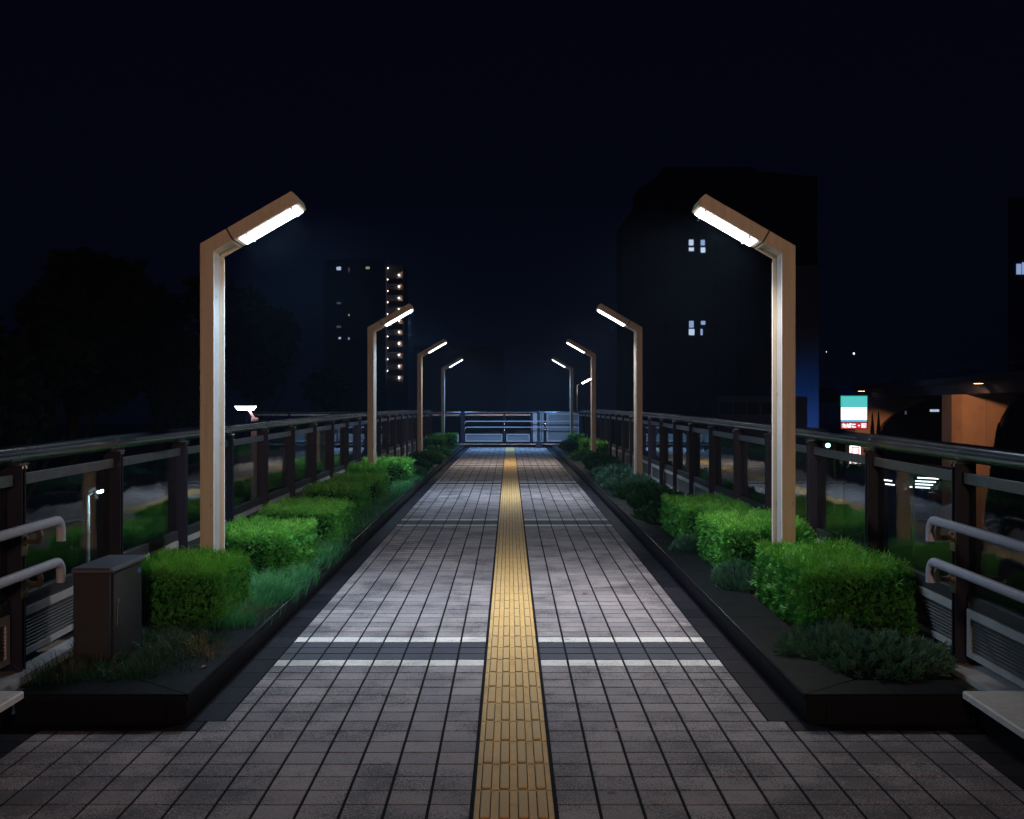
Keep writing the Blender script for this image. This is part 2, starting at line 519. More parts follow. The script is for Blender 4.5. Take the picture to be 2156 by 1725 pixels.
ts = MB()
k0 = int(round((-2.4 - YB) / .3))
YT = 3.972 % .3
k = 0
y = YT - 2.7
while y < Y_END - .1:
    y1 = y + .3
    def zz(q, h): return dz(q) + h
    x0, x1, a, b, c = S0 + .008, S1 - .008, y + .0025, y1 - .0025, .004
    lo = [(x0, a, zz(a, -.006)), (x1, a, zz(a, -.006)), (x1, b, zz(b, -.006)), (x0, b, zz(b, -.006))]
    hi = [(x0 + c, a + c, zz(a, .001)), (x1 - c, a + c, zz(a, .001)), (x1 - c, b - c, zz(b, .001)), (x0 + c, b - c, zz(b, .001))]
    n = len(ts.v); ts.v += lo + hi
    for f in ((4, 5, 6, 7), (0, 1, 5, 4), (1, 2, 6, 5), (2, 3, 7, 6), (3, 0, 4, 7)):
        ts.f.append(tuple(n + i for i in f)); ts.mi.append(0)
    for q in range(4):
        xc = x0 + (x1 - x0) * (.145 + .237 * q)
        def ring(w, e, h, r):
            ya, yb = y + .010 + e, y1 - .010 - e
            pts = []
            for cx, cy, a0 in ((xc + w - r, yb - r, 0), (xc - w + r, yb - r, 90), (xc - w + r, ya + r, 180), (xc + w - r, ya + r, 270)):
                for da in (0, 45, 90):
                    pts.append((cx + r * math.cos(R(a0 + da)), cy + r * math.sin(R(a0 + da)), zz(cy, h)))
            return pts
        # dark outline at the foot of each bar, then the bar itself
        ts.loft([ring(.0204, 0, .0012, .010), ring(.0196, .001, .0018, .010)], 2)
        ts.loft([ring(.0175, .002, .001, .009), ring(.0165, .003, .0055, .009), ring(.0130, .007, .0078, .008)], 1)
    y += .3
struct('tactile_path', ts, [M['yellow'], M['yellow_bar'], M['joint']])

# bridge body, soil, street
bd = MB()
yy = [-3 + k for k in range(42)]
for a, b in zip(yy[:-1], yy[1:]):
    n = len(bd.v)
    for q in (a, b):
        bd.v += [(-2.62, q, dz(q) - .7), (2.5, q, dz(q) - .7), (2.5, q, dz(q) - .02), (-2.62, q, dz(q) - .02)]
    for f in ((0, 1, 5, 4), (1, 2, 6, 5), (2, 3, 7, 6), (3, 0, 4, 7)):
        bd.f.append(tuple(n + i for i in f)); bd.mi.append(0)
n = len(bd.v)
bd.box(-8.5, -2.62, 35.9, 38, dz(36) - .7, dz(36) - .05)
struct('bridge_deck', bd, M['concrete'])
for s, xi, xo in ((-1, -1.72, -2.3), (1, 1.58, 2.18)):
    so = MB(); n = 70
    for i in range(n):
        a = 5.35 + (35.75 - 5.35) * i / n; b = 5.35 + (35.75 - 5.35) * (i + 1) / n
        so.quad((xi, a, dz(a) + .105), (xo, a, dz(a) + .105), (xo, b, dz(b) + .105), (xi, b, dz(b) + .105))
    struct('planter_soil', so, M['soil'])
g = MB(); g.quad((-420, -120, GROUND), (420, -120, GROUND), (420, 640, GROUND), (-420, 640, GROUND))
struct('street_ground', g, M['asphalt'])
# piers that carry the footbridge
for py in (8, 26):
    mb = MB(); mb.box(-1.2, 1.2, py, py + 1.2, GROUND, dz(py) - .71)
    tag(part('bridge_pier', mb, M['concrete'], None),
        'concrete pier under the %s half of the footbridge' % ('near' if py == 8 else 'far'), 'bridge pier', 'piers carrying the footbridge')


# ------------------------------------------------------------------ planters
def along(mb, prof, y0, y1, mi=0, step=1.0):
    """profile (x, z above deck) swept along the deck"""
    n = max(1, int(math.ceil((y1 - y0) / step)))
    mb.loft([[(x, y0 + (y1 - y0) * i / n, dz(y0 + (y1 - y0) * i / n) + z) for x, z in prof] for i in range(n + 1)], mi)


def planter(s, xin, xfence, label):
    root = thing('planter', label, 'planter', (xin, Y_PL, dz(Y_PL)))
    o = (-xin, -Y_PL, -dz(Y_PL))
    cw_ = .30
    cp = MB(); c = .006; y = Y_PL; k = 0
    xo = xin + s * .004                # coping sits 4 mm proud of nothing: flush look with an arris
    while y < 35.8:
        y1 = min(y + .9, 35.9)
        a, b = (y + (0 if k == 0 else .0025)), y1 - .0025
        if k == 0:
            # mitred first stone
            for (P) in ([(xin, a), (xin, b), (xin + s * cw_, b), (xin + s * cw_, a + cw_ * .9)],):
                zt = [dz(q[1]) + .135 for q in P]; zb = [dz(q[1]) + .105 for q in P]
                ins = [(P[0][0] + s * c, P[0][1] + c * 1.5), (P[1][0] + s * c, P[1][1]), (P[2][0], P[2][1]), (P[3][0], P[3][1])]
                cp.loft([[(p[0], p[1], z) for p, z in zip(P, zb)], [(p[0], p[1], z - c) for p, z in zip(P, zt)],
                         [(p[0], p[1], z) for p, z in zip(ins, zt)]])
        else:
            along(cp, [(xin, .105), (xin, .135 - c), (xin + s * c, .135), (xin + s * cw_, .135), (xin + s * cw_, .105)], a, b, 0, .9)
        y = y1; k += 1
    # end stones across the planter
    x = xin
    for q in range(2):
        xa = xin + s * (0 if q == 0 else .42); xb = xin + s * .42 if q == 0 else xfence - s * .0
        ya, yb = Y_PL, Y_PL + cw_ * .9
        P = [(xa, ya), (xb - s * .003, ya), (xb - s * .003, yb), (xa + s * (cw_ if q == 0 else 0), yb)]
        z0 = dz(Y_PL)
        ins = [(P[0][0] + s * (c if q == 0 else 0), ya + c), (P[1][0], ya + c), P[2], P[3]]
        if q == 0:
            P[0] = (xa + s * .004, ya); ins[0] = (xa + s * .012, ya + c)
        cp.loft([[(p[0], p[1], z0 + .105) for p in P], [(p[0], p[1], z0 + .135 - c) for p in P], [(p[0], p[1], z0 + .1352) for p in ins]])
    part('coping', cp, M['granite'], root, o)
    ar = MB(); y = Y_PL + .012
    while y < 35.8:
        y1 = min(y + .9, 35.9); n = 3
        ar.tube([(xin + s * .003, y + .004 + (y1 - y - .008) * i / n, dz(y + (y1 - y) * i / n) + .1315) for i in range(n + 1)], .0042, 8)
        y = y1
    part('polished_arris', ar, M['arris'], root, o, smooth=True)
    w = MB(); t = .012
    y = Y_PL; k = 0
    while y < 35.8:
        y1 = min(y + .9, 35.9)
        along(w, [(xin + s * t, -.01), (xin + s * t, .105), (xin + s * .1, .105), (xin + s * .1, -.01)], y + (t if k == 0 else .0015), y1 - .0015, 0, .9)
        y = y1; k += 1
    x0 = xin + s * .102
    while abs(x0) < abs(xfence) - .05:
        x1 = x0 + s * min(.5, abs(xfence) - abs(x0))
        w.box(x0 + s * .001, x1 - s * .001, Y_PL + t, Y_PL + .1, dz(Y_PL) - .012, dz(Y_PL) + .1045)
        x0 = x1
    part('retaining_wall', w, M['granite_wall'], root, o)
    return root


planter(-1, XL, -2.22, 'long black granite planter bed on the left, holding the steel cabinet and soft grass')
planter(1, XR, 2.08, 'long black granite planter bed on the right, holding blue juniper and the biggest clipped hedge')

# ledges that carry the guard fences
for s, xi, xo, nm in ((-1, 2.165, 2.60, 'left'), (1, 2.02, 2.48, 'right')):
    root = thing('fence_ledge', 'dark low ledge with pale flat cap under the %s glass fence' % nm, 'ledge', (s * xi, 0, 0), 'ledges under the glass fences')
    o = (-s * xi, 0, 0)
    a = MB(); along(a, [(s * (xi + .055), -.02), (s * (xi + .055), .125), (s * xo, .125), (s * xo, -.02)], -2.6, 5.1)
    part('ledge_wall', a, M['granite_wall'], root, o)
    b = MB(); yq = -2.6
    while yq < 5.0:
        ye = min(yq + 1.6, 5.10)
        along(b, [(s * xi, .125), (s * xi, .150), (s * (xi + .006), .156), (s * xo, .156), (s * xo, .125)], yq + .002, ye - .002, 0, .8)
        yq = ye
    part('ledge_cap', b, M['cap'], root, o)
    d = MB(); along(d, [(s * (xi + .18), -.02), (s * (xi + .18), .12), (s * xo, .12), (s * xo, -.02)], 5.104, 37.3)
    part('fence_kerb', d, M['concrete'], root, o)


# ------------------------------------------------------------------ walkway lamps
def lamp_meshes(s):
    """s=-1: stands left and leans right. Local origin at soil level, front face at y=0"""
    m_ = -s                                  # direction of the arm in x
    X = lambda q: m_ * q
    H = 2.40; u = (math.cos(R(30)), math.sin(R(30))); n = (math.sin(R(30)), -math.cos(R(30)))
    A = (-.045, H)
    pt = lambda t, d: (A[0] + u[0] * t + n[0] * d, A[1] + u[1] * t + n[1] * d)
    def poly(th):
        xin = -.045 + th
        t = (xin - (A[0] + n[0] * th)) / u[0]
        return [(-.045, -.05), A, pt(.2, 0), pt(.2, th), (xin, A[1] + n[1] * th + u[1] * t), (xin, -.05)]
    f = MB()
    for y0, y1, th in ((0, .012, .09), (.288, .30, .09), (.012, .288, .055)):
        f.prism([(X(a), b) for a, b in poly(th)], 'y', y0, y1)
    iw = MB(); iw.box(X(.0102), X(.0135), .0125, .2875, -.04, A[1] - .06, 0)
    inner = iw.mesh('inner_panel', [M['lamp_inner']])
    e0, e1, e2, e3 = pt(.185, .055), pt(.2, .055), pt(.2, .088), pt(.185, .088)
    f.prism([(X(a), b) for a, b in (e0, e1, e2, e3)], 'y', .012, .288)
    pole = f.mesh('pole', [M['lamp_paint']])
    tr_ = []
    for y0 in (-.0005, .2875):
        q = MB(); q.box(X(.0445), X(.0485), y0, y0 + .013, .0, A[1] - .075, 0, .001); tr_.append(q.mesh('edge_highlight', [M['edge_glint']]))
    g = MB()
    g.prism([(X(a), b) for a, b in (pt(.199, .006), pt(.212, .006), pt(.212, .084), pt(.199, .084))], 'y', .008, .292)
    gask = g.mesh('gasket', [M['lamp_dark']])
    h = MB(); L0, L1 = .212, .715
    h.prism([(X(a), b) for a, b in (pt(L0, 0), pt(L1, 0), pt(L1 + .004, .09), pt(L0, .09))], 'y', 0, .30)
    h.prism([(X(a), b) for a, b in (pt(L1 + .0005, .0), pt(L1 + .014, .040), pt(L1 + .006, .09))], 'y', .004, .296)
    head = h.mesh('lamp_head', [M['lamp_paint']])
    d = MB()
    d.prism([(X(a), b) for a, b in (pt(L0 + .03, .0905), pt(L1 - .022, .0905), pt(L1 - .022, .097), pt(L0 + .03, .097))], 'y', .05, .285)
    diff = d.mesh('diffuser', [M['glow0']])
    sc_ = MB(); sc_.box(-.006, .006, -.005, .005, -.014, .006, 0, .002)
    scr = (sc_.mesh('clip', [M['bolt']]), [(X(pt(t, .094)[0]), y, pt(t, .094)[1]) for t in (L0 + .09, L1 - .06) for y in (.043, .291)],
           (X(pt((L0 + L1) / 2, .105)[0]), .167, pt((L0 + L1) / 2, .105)[1]))
    bp_ = MB(); bp_.box(-.09, .09, -.05, .35, -.06, .008, 0, .004)
    plate = bp_.mesh('base_plate', [M['lamp_paint']])
    return pole, gask, head, diff, scr, plate, tr_, inner


LM = {s: lamp_meshes(s) for s in (-1, 1)}
LAMP_LIGHT = {-1: (((.58, .80, 1), 52), ((.52, .75, 1), 51), ((1, .90, .78), 37), ((.26, .54, 1), 76)),
              1: (((1, .95, .89), 48), ((.88, .94, 1), 48), ((1, .90, .76), 37), ((.26, .54, 1), 76))}
LAMP_Y = (7.78, 16.95, 26.1, 35.25)
WHERE = {-1: ('beige lamp post standing behind the hedge next to the steel cabinet, leaning right',
              'second lamp post on the left of the path, in line with the far tower stairs',
              'third lamp post on the left side of the path, warm white tube',
              'smallest lamp post on the left, bluish, at the end railing'),
         1: ('beige lamp post rising behind the biggest hedge on the right, leaning left',
             'second lamp post on the right side of the path, rooted in low juniper',
             'third lamp post on the right side of the path, between two tiny hedges',
             'smallest lamp post on the right, bluish, at the pale end panels')}
for s in (-1, 1):
    for k, y in enumerate(LAMP_Y):
        yy_ = y + (.10 if (s > 0 and k == 0) else 0)
        x = -2.06 if s < 0 else 1.925
        t = thing('lamp_post', WHERE[s][k], 'lamp post', (x, yy_, dz(y) + .105), 'slanted lamp posts along the walkway')
        pole, gask, head, diff, scr, plate, tr_, inner = LM[s]
        po = link('pole', pole, t)
        link('inner_panel', inner, po)
        for q in tr_: link('edge_highlight', q, po); link('gasket', gask, t); link('base_plate', plate, t)
        hd = link('lamp_head', head, t)
        dd = diff if (k == 0 and s == -1) else diff.copy(); dd.materials[0] = M['glow%d' % k]
        link('diffuser', dd, hd)
        for q in scr[1]: link('clip', scr[0], hd, q)
        la = bpy.data.lights.new('lamp_light', 'AREA'); la.shape = 'RECTANGLE'; la.size = .45; la.size_y = .23
        la.color, la.energy = LAMP_LIGHT[s][k]; la.spread = R(141)
        link('lamp_light', la, hd, scr[2], (0, R(30) * s, 0))


# ------------------------------------------------------------------ guard fences
BAY = 1.42


def fence_meshes(s):
    X = lambda q: s * q
    me = {}
    mb = MB(); mb.tube([(X(.055), .0015, 1.182), (X(.055), BAY / 2, 1.182), (X(.055), BAY - .0015, 1.182)], .046, 24)
    me['handrail'] = mb.mesh('handrail', [M['tube']], True)
    mb = MB(); mb.tube([(X(.055), -.013, 1.182), (X(.055), .013, 1.182)], .0475, 24)
    me['collar'] = mb.mesh('collar', [M['tube']], True)
    mb = MB(); mb.box(X(.030), X(.044), .038, BAY - .038, 1.030, 1.086, 0, .003)
    me['top_bar'] = mb.mesh('top_bar', [M['bar']])
    mb = MB(); mb.box(X(.066), X(.076), .036, BAY - .036, .44, 1.060)
    me['glass_pane'] = mb.mesh('glass_pane', [M['glass']])
    mb = MB(); mb.box(X(.052), X(.092), .034, BAY - .034, .408, .474, 0, .003)
    me['glazing_channel'] = mb.mesh('glazing_channel', [M['channel']])
    mb = MB(); z0, z1, w = .165, .404, .042
    a, b = .05, BAY - .05
    mb.box(X(.045), X(.058), a, b, z1 - w, z1); mb.box(X(.045), X(.058), a, b, z0, z0 + .03)
    mb.box(X(.0452), X(.0578), a, a + w, z0 + .03, z1 - w); mb.box(X(.0452), X(.0578), b - w, b, z0 + .03, z1 - w)
    me['kick_panel'] = mb.mesh('kick_panel', [M['panel']])
    mb = MB(); n = 9
    for i in range(n):
        z = z0 + .036 + (z1 - w - z0 - .04) * i / n
        mb.quad((X(.060), a + w, z), (X(.060), b - w, z), (X(.050), b - w, z + .013), (X(.050), a + w, z + .013))
        mb.quad((X(.050), a + w, z + .013), (X(.050), b - w, z + .013), (X(.062), b - w, z + .0165), (X(.062), a + w, z + .0165))
    mb.box(X(.0625), X(.066), a + .01, b - .01, z0 + .01, z1 - .01)
    me['louvre'] = mb.mesh('louvre', [M['slat']])
    mb = MB()
    for y in (-.026, .014):
        mb.box(X(0), X(.105), y, y + .012, .085, 1.128, 0, .0015)
    mb.box(X(.02), X(.10), -.0138, .0138, .10, 1.10)
    me['post'] = mb.mesh('post', [M['post']])
    mb = MB(); mb.box(X(-.004), X(.11), -.055, .055, 1.1285, 1.138, 0, .002)
    for y in (-.02, .02):
        mb.tube([(X(-.003), y, 1.128), (X(-.003), y, 1.112)], .007, 8)
    mb.box(X(.04), X(.07), -.03, .03, 1.138, 1.15)
    me['post_cap'] = mb.mesh('post_cap', [M['bolt']])
    return me


def fence(s, xf, y_first, y_last, label):
    root = thing('guard_fence', label, 'guard fence', (s * xf, 0, 0), 'glass guard fences beside the walkway')
    me = fence_meshes(s)
    y = y_first; k = 0
    while True:
        z = dz(y); th = math.atan(slope(y))
        p = link('post', me['post'], root, (0, y, z))
        link('post_cap', me['post_cap'], p)
        if y + BAY > y_last + .2:
            break
        th = math.atan((dz(y + BAY) - dz(y)) / BAY)
        h = link('handrail', me['handrail'], root, (0, y, z), (th, 0, 0))
        link('collar', me['collar'], h)
        link('top_bar', me['top_bar'], root, (0, y, z), (th, 0, 0))
        link('glass_pane', me['glass_pane'], root, (0, y, z), (th, 0, 0))
        link('glazing_channel', me['glazing_channel'], root, (0, y, z), (th, 0, 0))
        kp = link('kick_panel', me['kick_panel'], root, (0, y, z), (th, 0, 0))
        link('louvre', me['louvre'], kp)
        y += BAY; k += 1
    # grey grab rails beside the open floor, with bent ends
    xr = -.115
    for h in (.845, .635):
        mb = MB(); ye = 5.80; rb = .06
        pts = [(s * xr, q, dz(q) + h) for q in (-2.5, -1, 0, 1.5, 3, 4.5, ye - rb)]
        zc = dz(ye) + h - rb
        for a in (20, 40, 60, 80, 90):
            pts.append((s * xr, ye - rb + rb * math.sin(R(a)), zc + rb * math.cos(R(a))))
        pts.append((s * xr, ye, zc - .05))
        mb.tube(pts, .0235, 16)
        rail = part('grab_rail', mb, M['grip'], root, smooth=True)
        for k in range(6):
            py = y_first + BAY * k
            if py > 6: break
            if py < .2: continue
            br = MB(); zb = dz(py) + h
            br.tube([(s * xr, py - .10, zb - .022), (s * xr, py - .08, zb - .05), (s * (xr + .02), py - .045, zb - .085), (s * (xr + .075), py - .01, zb - .09), (s * -.004, py, zb - .088)],
                    [.013, .015, .015, .015, .016], 10)
            br.tube([(s * -.020, py, zb - .088), (s * .0, py, zb - .088)], .026, 14)
            br.box(s * -.006, s * .0, py - .035, py + .035, zb - .16, zb - .03, 0, .002)
            part('bracket', br, M['bracket'], rail, smooth=True)
    return root


fence(-1, 2.39, 5.63 - BAY * 5, 35.6, 'long glass guard fence left of the walkway, behind the steel cabinet, mirroring the yellow strip')
fence(1, 2.25, 5.796 - BAY * 5, 37.1, 'long glass guard fence right of the walkway, in front of the lit shop sign')

# ------------------------------------------------------------------ railing closing the far end
YE = 37.45; ze = dz(36)
root = thing('end_railing', 'horizontal barred railing with pale kick panels closing the far end of the walkway', 'railing', (0, YE, ze))
Z = lambda z: z - ze


def ebox(name, boxes, m_, par=root, ch=.002):
    mb = MB()
    for x0, x1, y0, y1, z0, z1 in boxes: mb.box(x0, x1, y0, y1, Z(z0), Z(z1), 0, ch)
    return part(name, mb, m_, par)


for a, b in ((-8.4, -1.60), (-1.47, .92), (.99, 2.33)):
    mb = MB(); mb.tube([(a, 0, Z(1.395)), ((a + b) / 2, 0, Z(1.395)), (b, 0, Z(1.395))], .034, 16)
    part('handrail', mb, M['tube'], root, smooth=True)
ebox('top_bar', [(-8.4, -1.62, -.012, .002, 1.285, 1.335), (-1.44, .70, -.012, .002, 1.285, 1.335)], M['bar'])
for h in (1.10, .907):
    mb = MB(); mb.tube([(-1.44, -.13, Z(h - .05)), (-1.44, -.13, Z(h - .02)), (-1.41, -.13, Z(h)), (0, -.13, Z(h)), (2.22, -.13, Z(h))], .017, 12)
    rl = part('grab_rail', mb, M['grip'], root, smooth=True)
    mb = MB()
    for x in (-1.46, -.17, .72, 1.16):
        mb.box(x - .02, x + .02, -.15, -.03, Z(h - .10), Z(h - .05), 0, .003)
    part('bracket', mb, M['bolt'], rl)
ebox('post', [(-1.60, -1.47, -.05, .06, .24, 1.42)], M['post'])
for x in (-.17, .72, 1.16):
    ebox('post', [(x - .035, x + .035, -.03, .06, .24, 1.36)], M['post'])
for k in range(5):
    ebox('post', [(-2.95 - 1.42 * k - .03, -2.95 - 1.42 * k + .03, -.03, .06, .24, 1.36)], M['post'])
ebox('tall_post', [(.925, .985, -.06, .03, .20, 1.46)], M['lamp_dark'])
ebox('base_bar', [(-8.4, .92, -.06, .08, .335, .372), (.99, 2.33, -.06, .08, .335, .372)], M['bar'])
ebox('base_kerb', [(-8.4, 2.33, -.03, .2, .20, .334)], M['granite_wall'])


def framed(x0, x1, z0, z1, w, name='kick_panel', fill='perf'):
    f = ebox(name, [(x0, x1, -.02, .0, z1 - w, z1), (x0, x1, -.02, .0, z0, z0 + w), (x0, x0 + w, -.0195, .0005, z0 + w, z1 - w), (x1 - w, x1, -.0195, .0005, z0 + w, z1 - w)], M['panel'], ch=.001)
    ebox('mesh_sheet', [(x0 + w * .8, x1 - w * .8, .002, .006, z0 + w * .8, z1 - w * .8)], M[fill], f, 0)


framed(-1.45, -.235, .43, .69, .042); framed(-.105, .665, .43, .69, .042)
for k in range(4):
    framed(-2.90 - 1.42 * k, -1.66 - 1.42 * k if k == 0 else -1.62 - 1.42 * k + .06, .43, .69, .042)
framed(1.21, 2.29, .43, 1.365, .06, 'side_panel'); framed(.995, 1.11, .43, 1.365, .035, 'side_panel')
ebox('side_panel', [(.765, .905, -.02, 0, .43, 1.365)], M['panel'])
ebox('glass_pane', [(-1.45, -.22, .03, .038, .70, 1.30)], M['glass'], ch=0)
ebox('glass_pane', [(-.12, .67, .03, .038, .70, 1.30)], M['glass'], ch=0)
bx_ = MB(); bx_.box(-.085, .085, -.07, .07, 0, .205, 0, .006); bx_.box(-.06, .06, -.072, -.0705, .02, .185, 0)
tag(part('junction_box', bx_, M['channel'], None, (.95, 36.95, ze)), 'small grey box on the floor at the foot of the tall black post', 'box')

# ------------------------------------------------------------------ electrical cabinet
cx, cy = -2.08, 5.70
cz = dz(cy) + .105
t = thing('electrical_cabinet', 'brown grey steel utility cabinet standing in the grass at the near left planter corner', 'cabinet', (cx, cy, cz))
mb = MB(); mb.box(-.095, .085, 0, .50, -.01, .478, 0, .004); part('body', mb, M['steel'], t)
mb = MB(); mb.box(-.105, .105, -.015, .525, .4785, .508, 0, .010); part('lid', mb, M['steel_lid'], t)
mb = MB(); mb.box(.0855, .096, .035, .47, .03, .472, 0, .003); dr = part('door', mb, M['steel'], t)
mb = MB(); mb.box(.0965, .101, .075, .105, .20, .345, 0, .002); hd = part('handle', mb, M['bolt'], dr)
mb = MB(); mb.box(.1012, .1035, .083, .097, .225, .325, 0, .001)
part('handle_slot', mb, M['lamp_dark'], dr)
mb = MB(); mb.box(.0965, .0972, .40, .45, .425, .453); part('warning_label', mb, mat('blue_label', (.03, .09, .25), .5), dr)

# ------------------------------------------------------------------ hedges
def hedge_mesh(seed, lx, ly, lz, n, L, W):
    """unit block of clipped conifer hedge, origin at base centre; lobed so the outline is uneven"""
    global RNG
    RNG = np.random.default_rng(seed)
    areas = np.array([lx * ly, lx * lz, lx * lz, ly * lz, ly * lz]); pr = areas * np.array([1.5, 1, 1, 1, 1]); pr /= pr.sum()
    face = RNG.choice(5, n, p=pr)
    u = RNG.uniform(-.5, .5, n); v = RNG.uniform(-.5, .5, n)
    P = np.zeros((n, 3)); N = np.zeros((n, 3))
    top = face == 0
    P[top] = np.c_[u[top] * lx, v[top] * ly, np.full(top.sum(), lz)]; N[top] = (0, 0, 1)
    for f, sy in ((1, -1), (2, 1)):
        k = face == f
        P[k] = np.c_[u[k] * lx, np.full(k.sum(), sy * ly / 2), (v[k] + .5) * lz]; N[k] = (0, sy, 0)
    for f, sx in ((3, -1), (4, 1)):
        k = face == f
        P[k] = np.c_[np.full(k.sum(), sx * lx / 2), u[k] * ly, (v[k] + .5) * lz]; N[k] = (sx, 0, 0)
    # lumpy surface + rounded corners
    ph = RNG.uniform(0, 6.28, 6)
    lump = (np.sin(P[:, 0] * 17 + ph[0]) * np.sin(P[:, 1] * 13 + ph[1]) + np.sin(P[:, 1] * 23 + P[:, 2] * 19 + ph[2]) * .7 + np.sin(P[:, 0] * 9 + P[:, 2] * 11 + ph[3])) * .006
    P = P + N * (lump - RNG.exponential(.012, n))[:, None]
    q = np.abs(P / np.array([lx / 2, ly / 2, 1]))
    corner = np.clip(np.maximum(q[:, 0] + q[:, 1] - 1.86, 0) * .5, 0, .2)
    P[:, 0] *= 1 - corner; P[:, 1] *= 1 - corner
    edge = np.maximum(q[:, 0], q[:, 1]); P[:, 2] -= np.clip(edge - .93, 0, 1) * .14 * (P[:, 2] > lz * .8)
    D = N * .55 + np.array([0, 0, .55]) + RNG.normal(0, .5, (n, 3))
    D[top] += np.array([0, 0, .35])
    Ls = L * RNG.uniform(.6, 1.25, n); tall = (top & (RNG.random(n) < .15)) | (RNG.random(n) < .035); Ls[tall] *= RNG.uniform(1.6, 2.7, tall.sum())
    br = np.where(top, RNG.uniform(.5, 1.25, n), RNG.uniform(.1, .75, n))  # tips on the top face painted paler, as if lit by the lamps
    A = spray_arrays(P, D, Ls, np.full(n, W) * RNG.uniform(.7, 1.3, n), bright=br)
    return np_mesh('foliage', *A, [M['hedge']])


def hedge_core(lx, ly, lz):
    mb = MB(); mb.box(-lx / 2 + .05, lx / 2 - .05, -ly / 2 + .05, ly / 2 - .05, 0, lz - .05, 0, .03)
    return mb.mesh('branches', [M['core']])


HX, HY, HZ = .58, 1.2, .36
near = [hedge_mesh(i, HX, HY, HZ, 17000, .036, .0029) for i in (21, 22)]
mid = [hedge_mesh(i, HX, HY, HZ, 6000, .045, .0058) for i in (31, 32)]
far = [hedge_mesh(i, HX, HY, HZ, 3000, .048, .0085) for i in (41, 42)]
core = hedge_core(HX, HY, HZ)
HEDGES = [
    (-1, 6.55, 7.32, 1.65, 2.22, .415, near[0], 'bright clipped hedge block between the steel cabinet and the nearest left lamp post'),
    (-1, 8.22, 9.42, 1.58, 2.24, .40, near[1], 'bright clipped hedge block just behind the nearest left lamp post'),
    (-1, 10.15, 11.45, 1.56, 2.26, .385, near[0], 'third hedge block from the near end of the left planter, half lit'),
    (-1, 12.5, 13.7, 1.66, 2.26, .37, mid[0], 'darker hedge block fourth from the near end of the left planter'),
    (-1, 14.3, 15.4, 1.62, 2.26, .36, mid[1], 'dark hedge block in front of the bright one at the second left lamp post'),
    (-1, 15.95, 16.85, 1.80, 2.28, .40, mid[0], 'bright hedge block at the foot of the second left lamp post'),
    (-1, 17.45, 18.7, 1.58, 2.28, .40, mid[1], 'bright hedge block just beyond the second left lamp post'),
    (-1, 30.6, 32.4, 1.74, 2.3, .38, far[0], 'dark fronted hedge block near the far left end of the planter'),
    (-1, 33.4, 35.0, 1.62, 2.3, .40, far[1], 'vivid hedge block at the smallest left lamp post'),
    (1, 6.40, 7.76, 1.66, 2.30, .425, near[1], 'biggest clipped hedge block in the picture, in front of the nearest right lamp post'),
    (1, 8.5, 9.75, 1.60, 2.28, .43, near[0], 'bright hedge block directly behind the nearest right lamp post'),
    (1, 10.2, 11.7, 1.55, 2.18, .40, near[1], 'third hedge block of the right planter, with low juniper beyond it'),
    (1, 26.5, 27.4, 1.90, 2.3, .38, far[0], 'small dark fronted hedge block against the fence by the third right lamp post'),
    (1, 28.3, 29.5, 1.78, 2.3, .38, far[1], 'small lime hedge block just beyond the third right lamp post'),
    (1, 34.2, 35.1, 1.78, 2.25, .38, far[0], 'small hedge block at the foot of the smallest right lamp post'),
]
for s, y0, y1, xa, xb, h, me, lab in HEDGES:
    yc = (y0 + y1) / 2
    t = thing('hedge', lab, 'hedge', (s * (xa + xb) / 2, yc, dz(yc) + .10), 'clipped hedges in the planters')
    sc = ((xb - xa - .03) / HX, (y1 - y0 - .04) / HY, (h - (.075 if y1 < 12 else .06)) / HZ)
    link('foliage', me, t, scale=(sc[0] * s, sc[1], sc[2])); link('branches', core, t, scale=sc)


# ------------------------------------------------------------------ low shrubs
def shrub_mesh(seed, rx, ry, h, n, L, W, m_, flat=.5):
    global RNG
    RNG = np.random.default_rng(seed)
    a = RNG.uniform(0, 2 * np.pi, n); r = np.sqrt(RNG.random(n))
    wob = 1 + .18 * np.sin(3 * a + seed) + .12 * np.sin(7 * a)
    P = np.c_[np.cos(a) * r * rx * wob, np.sin(a) * r * ry * wob, np.zeros(n)]
    P[:, 2] = h * np.sqrt(np.clip(1 - r ** 2, 0, 1)) * RNG.uniform(.25, 1, n) * (1 + .25 * np.sin(P[:, 0] * 21) * np.sin(P[:, 1] * 17))
    D = np.c_[np.cos(a) * (.4 + r), np.sin(a) * (.4 + r), np.full(n, flat) + RNG.uniform(0, .5, n)] + RNG.normal(0, .35, (n, 3))
    Ls = L * RNG.uniform(.5, 1.4, n)
    fan = ((0., 1., 0.), (.2, .4, .6), (.2, .4, -.6), (.4, .38, .55), (.4, .38, -.55), (.6, .32, .5), (.6, .32, -.5))
    A = spray_arrays(P, D, Ls, np.full(n, W), fan, RNG.uniform(.2, 1.1, n))
    return np_mesh('foliage', *A, [m_])


def stems_mesh(rx, ry, h):
    mb = MB(); rnd = random.Random(3)
    for k in range(9):
        a = k * .7; q = rnd.uniform(.4, .8)
        mb.tube([(0, 0, -.01), (math.cos(a) * rx * q * .5, math.sin(a) * ry * q * .5, h * .35), (math.cos(a) * rx * q, math.sin(a) * ry * q, h * .45)], [.006, .005, .002], 5)
    return mb.mesh('stems', [M['wood']])


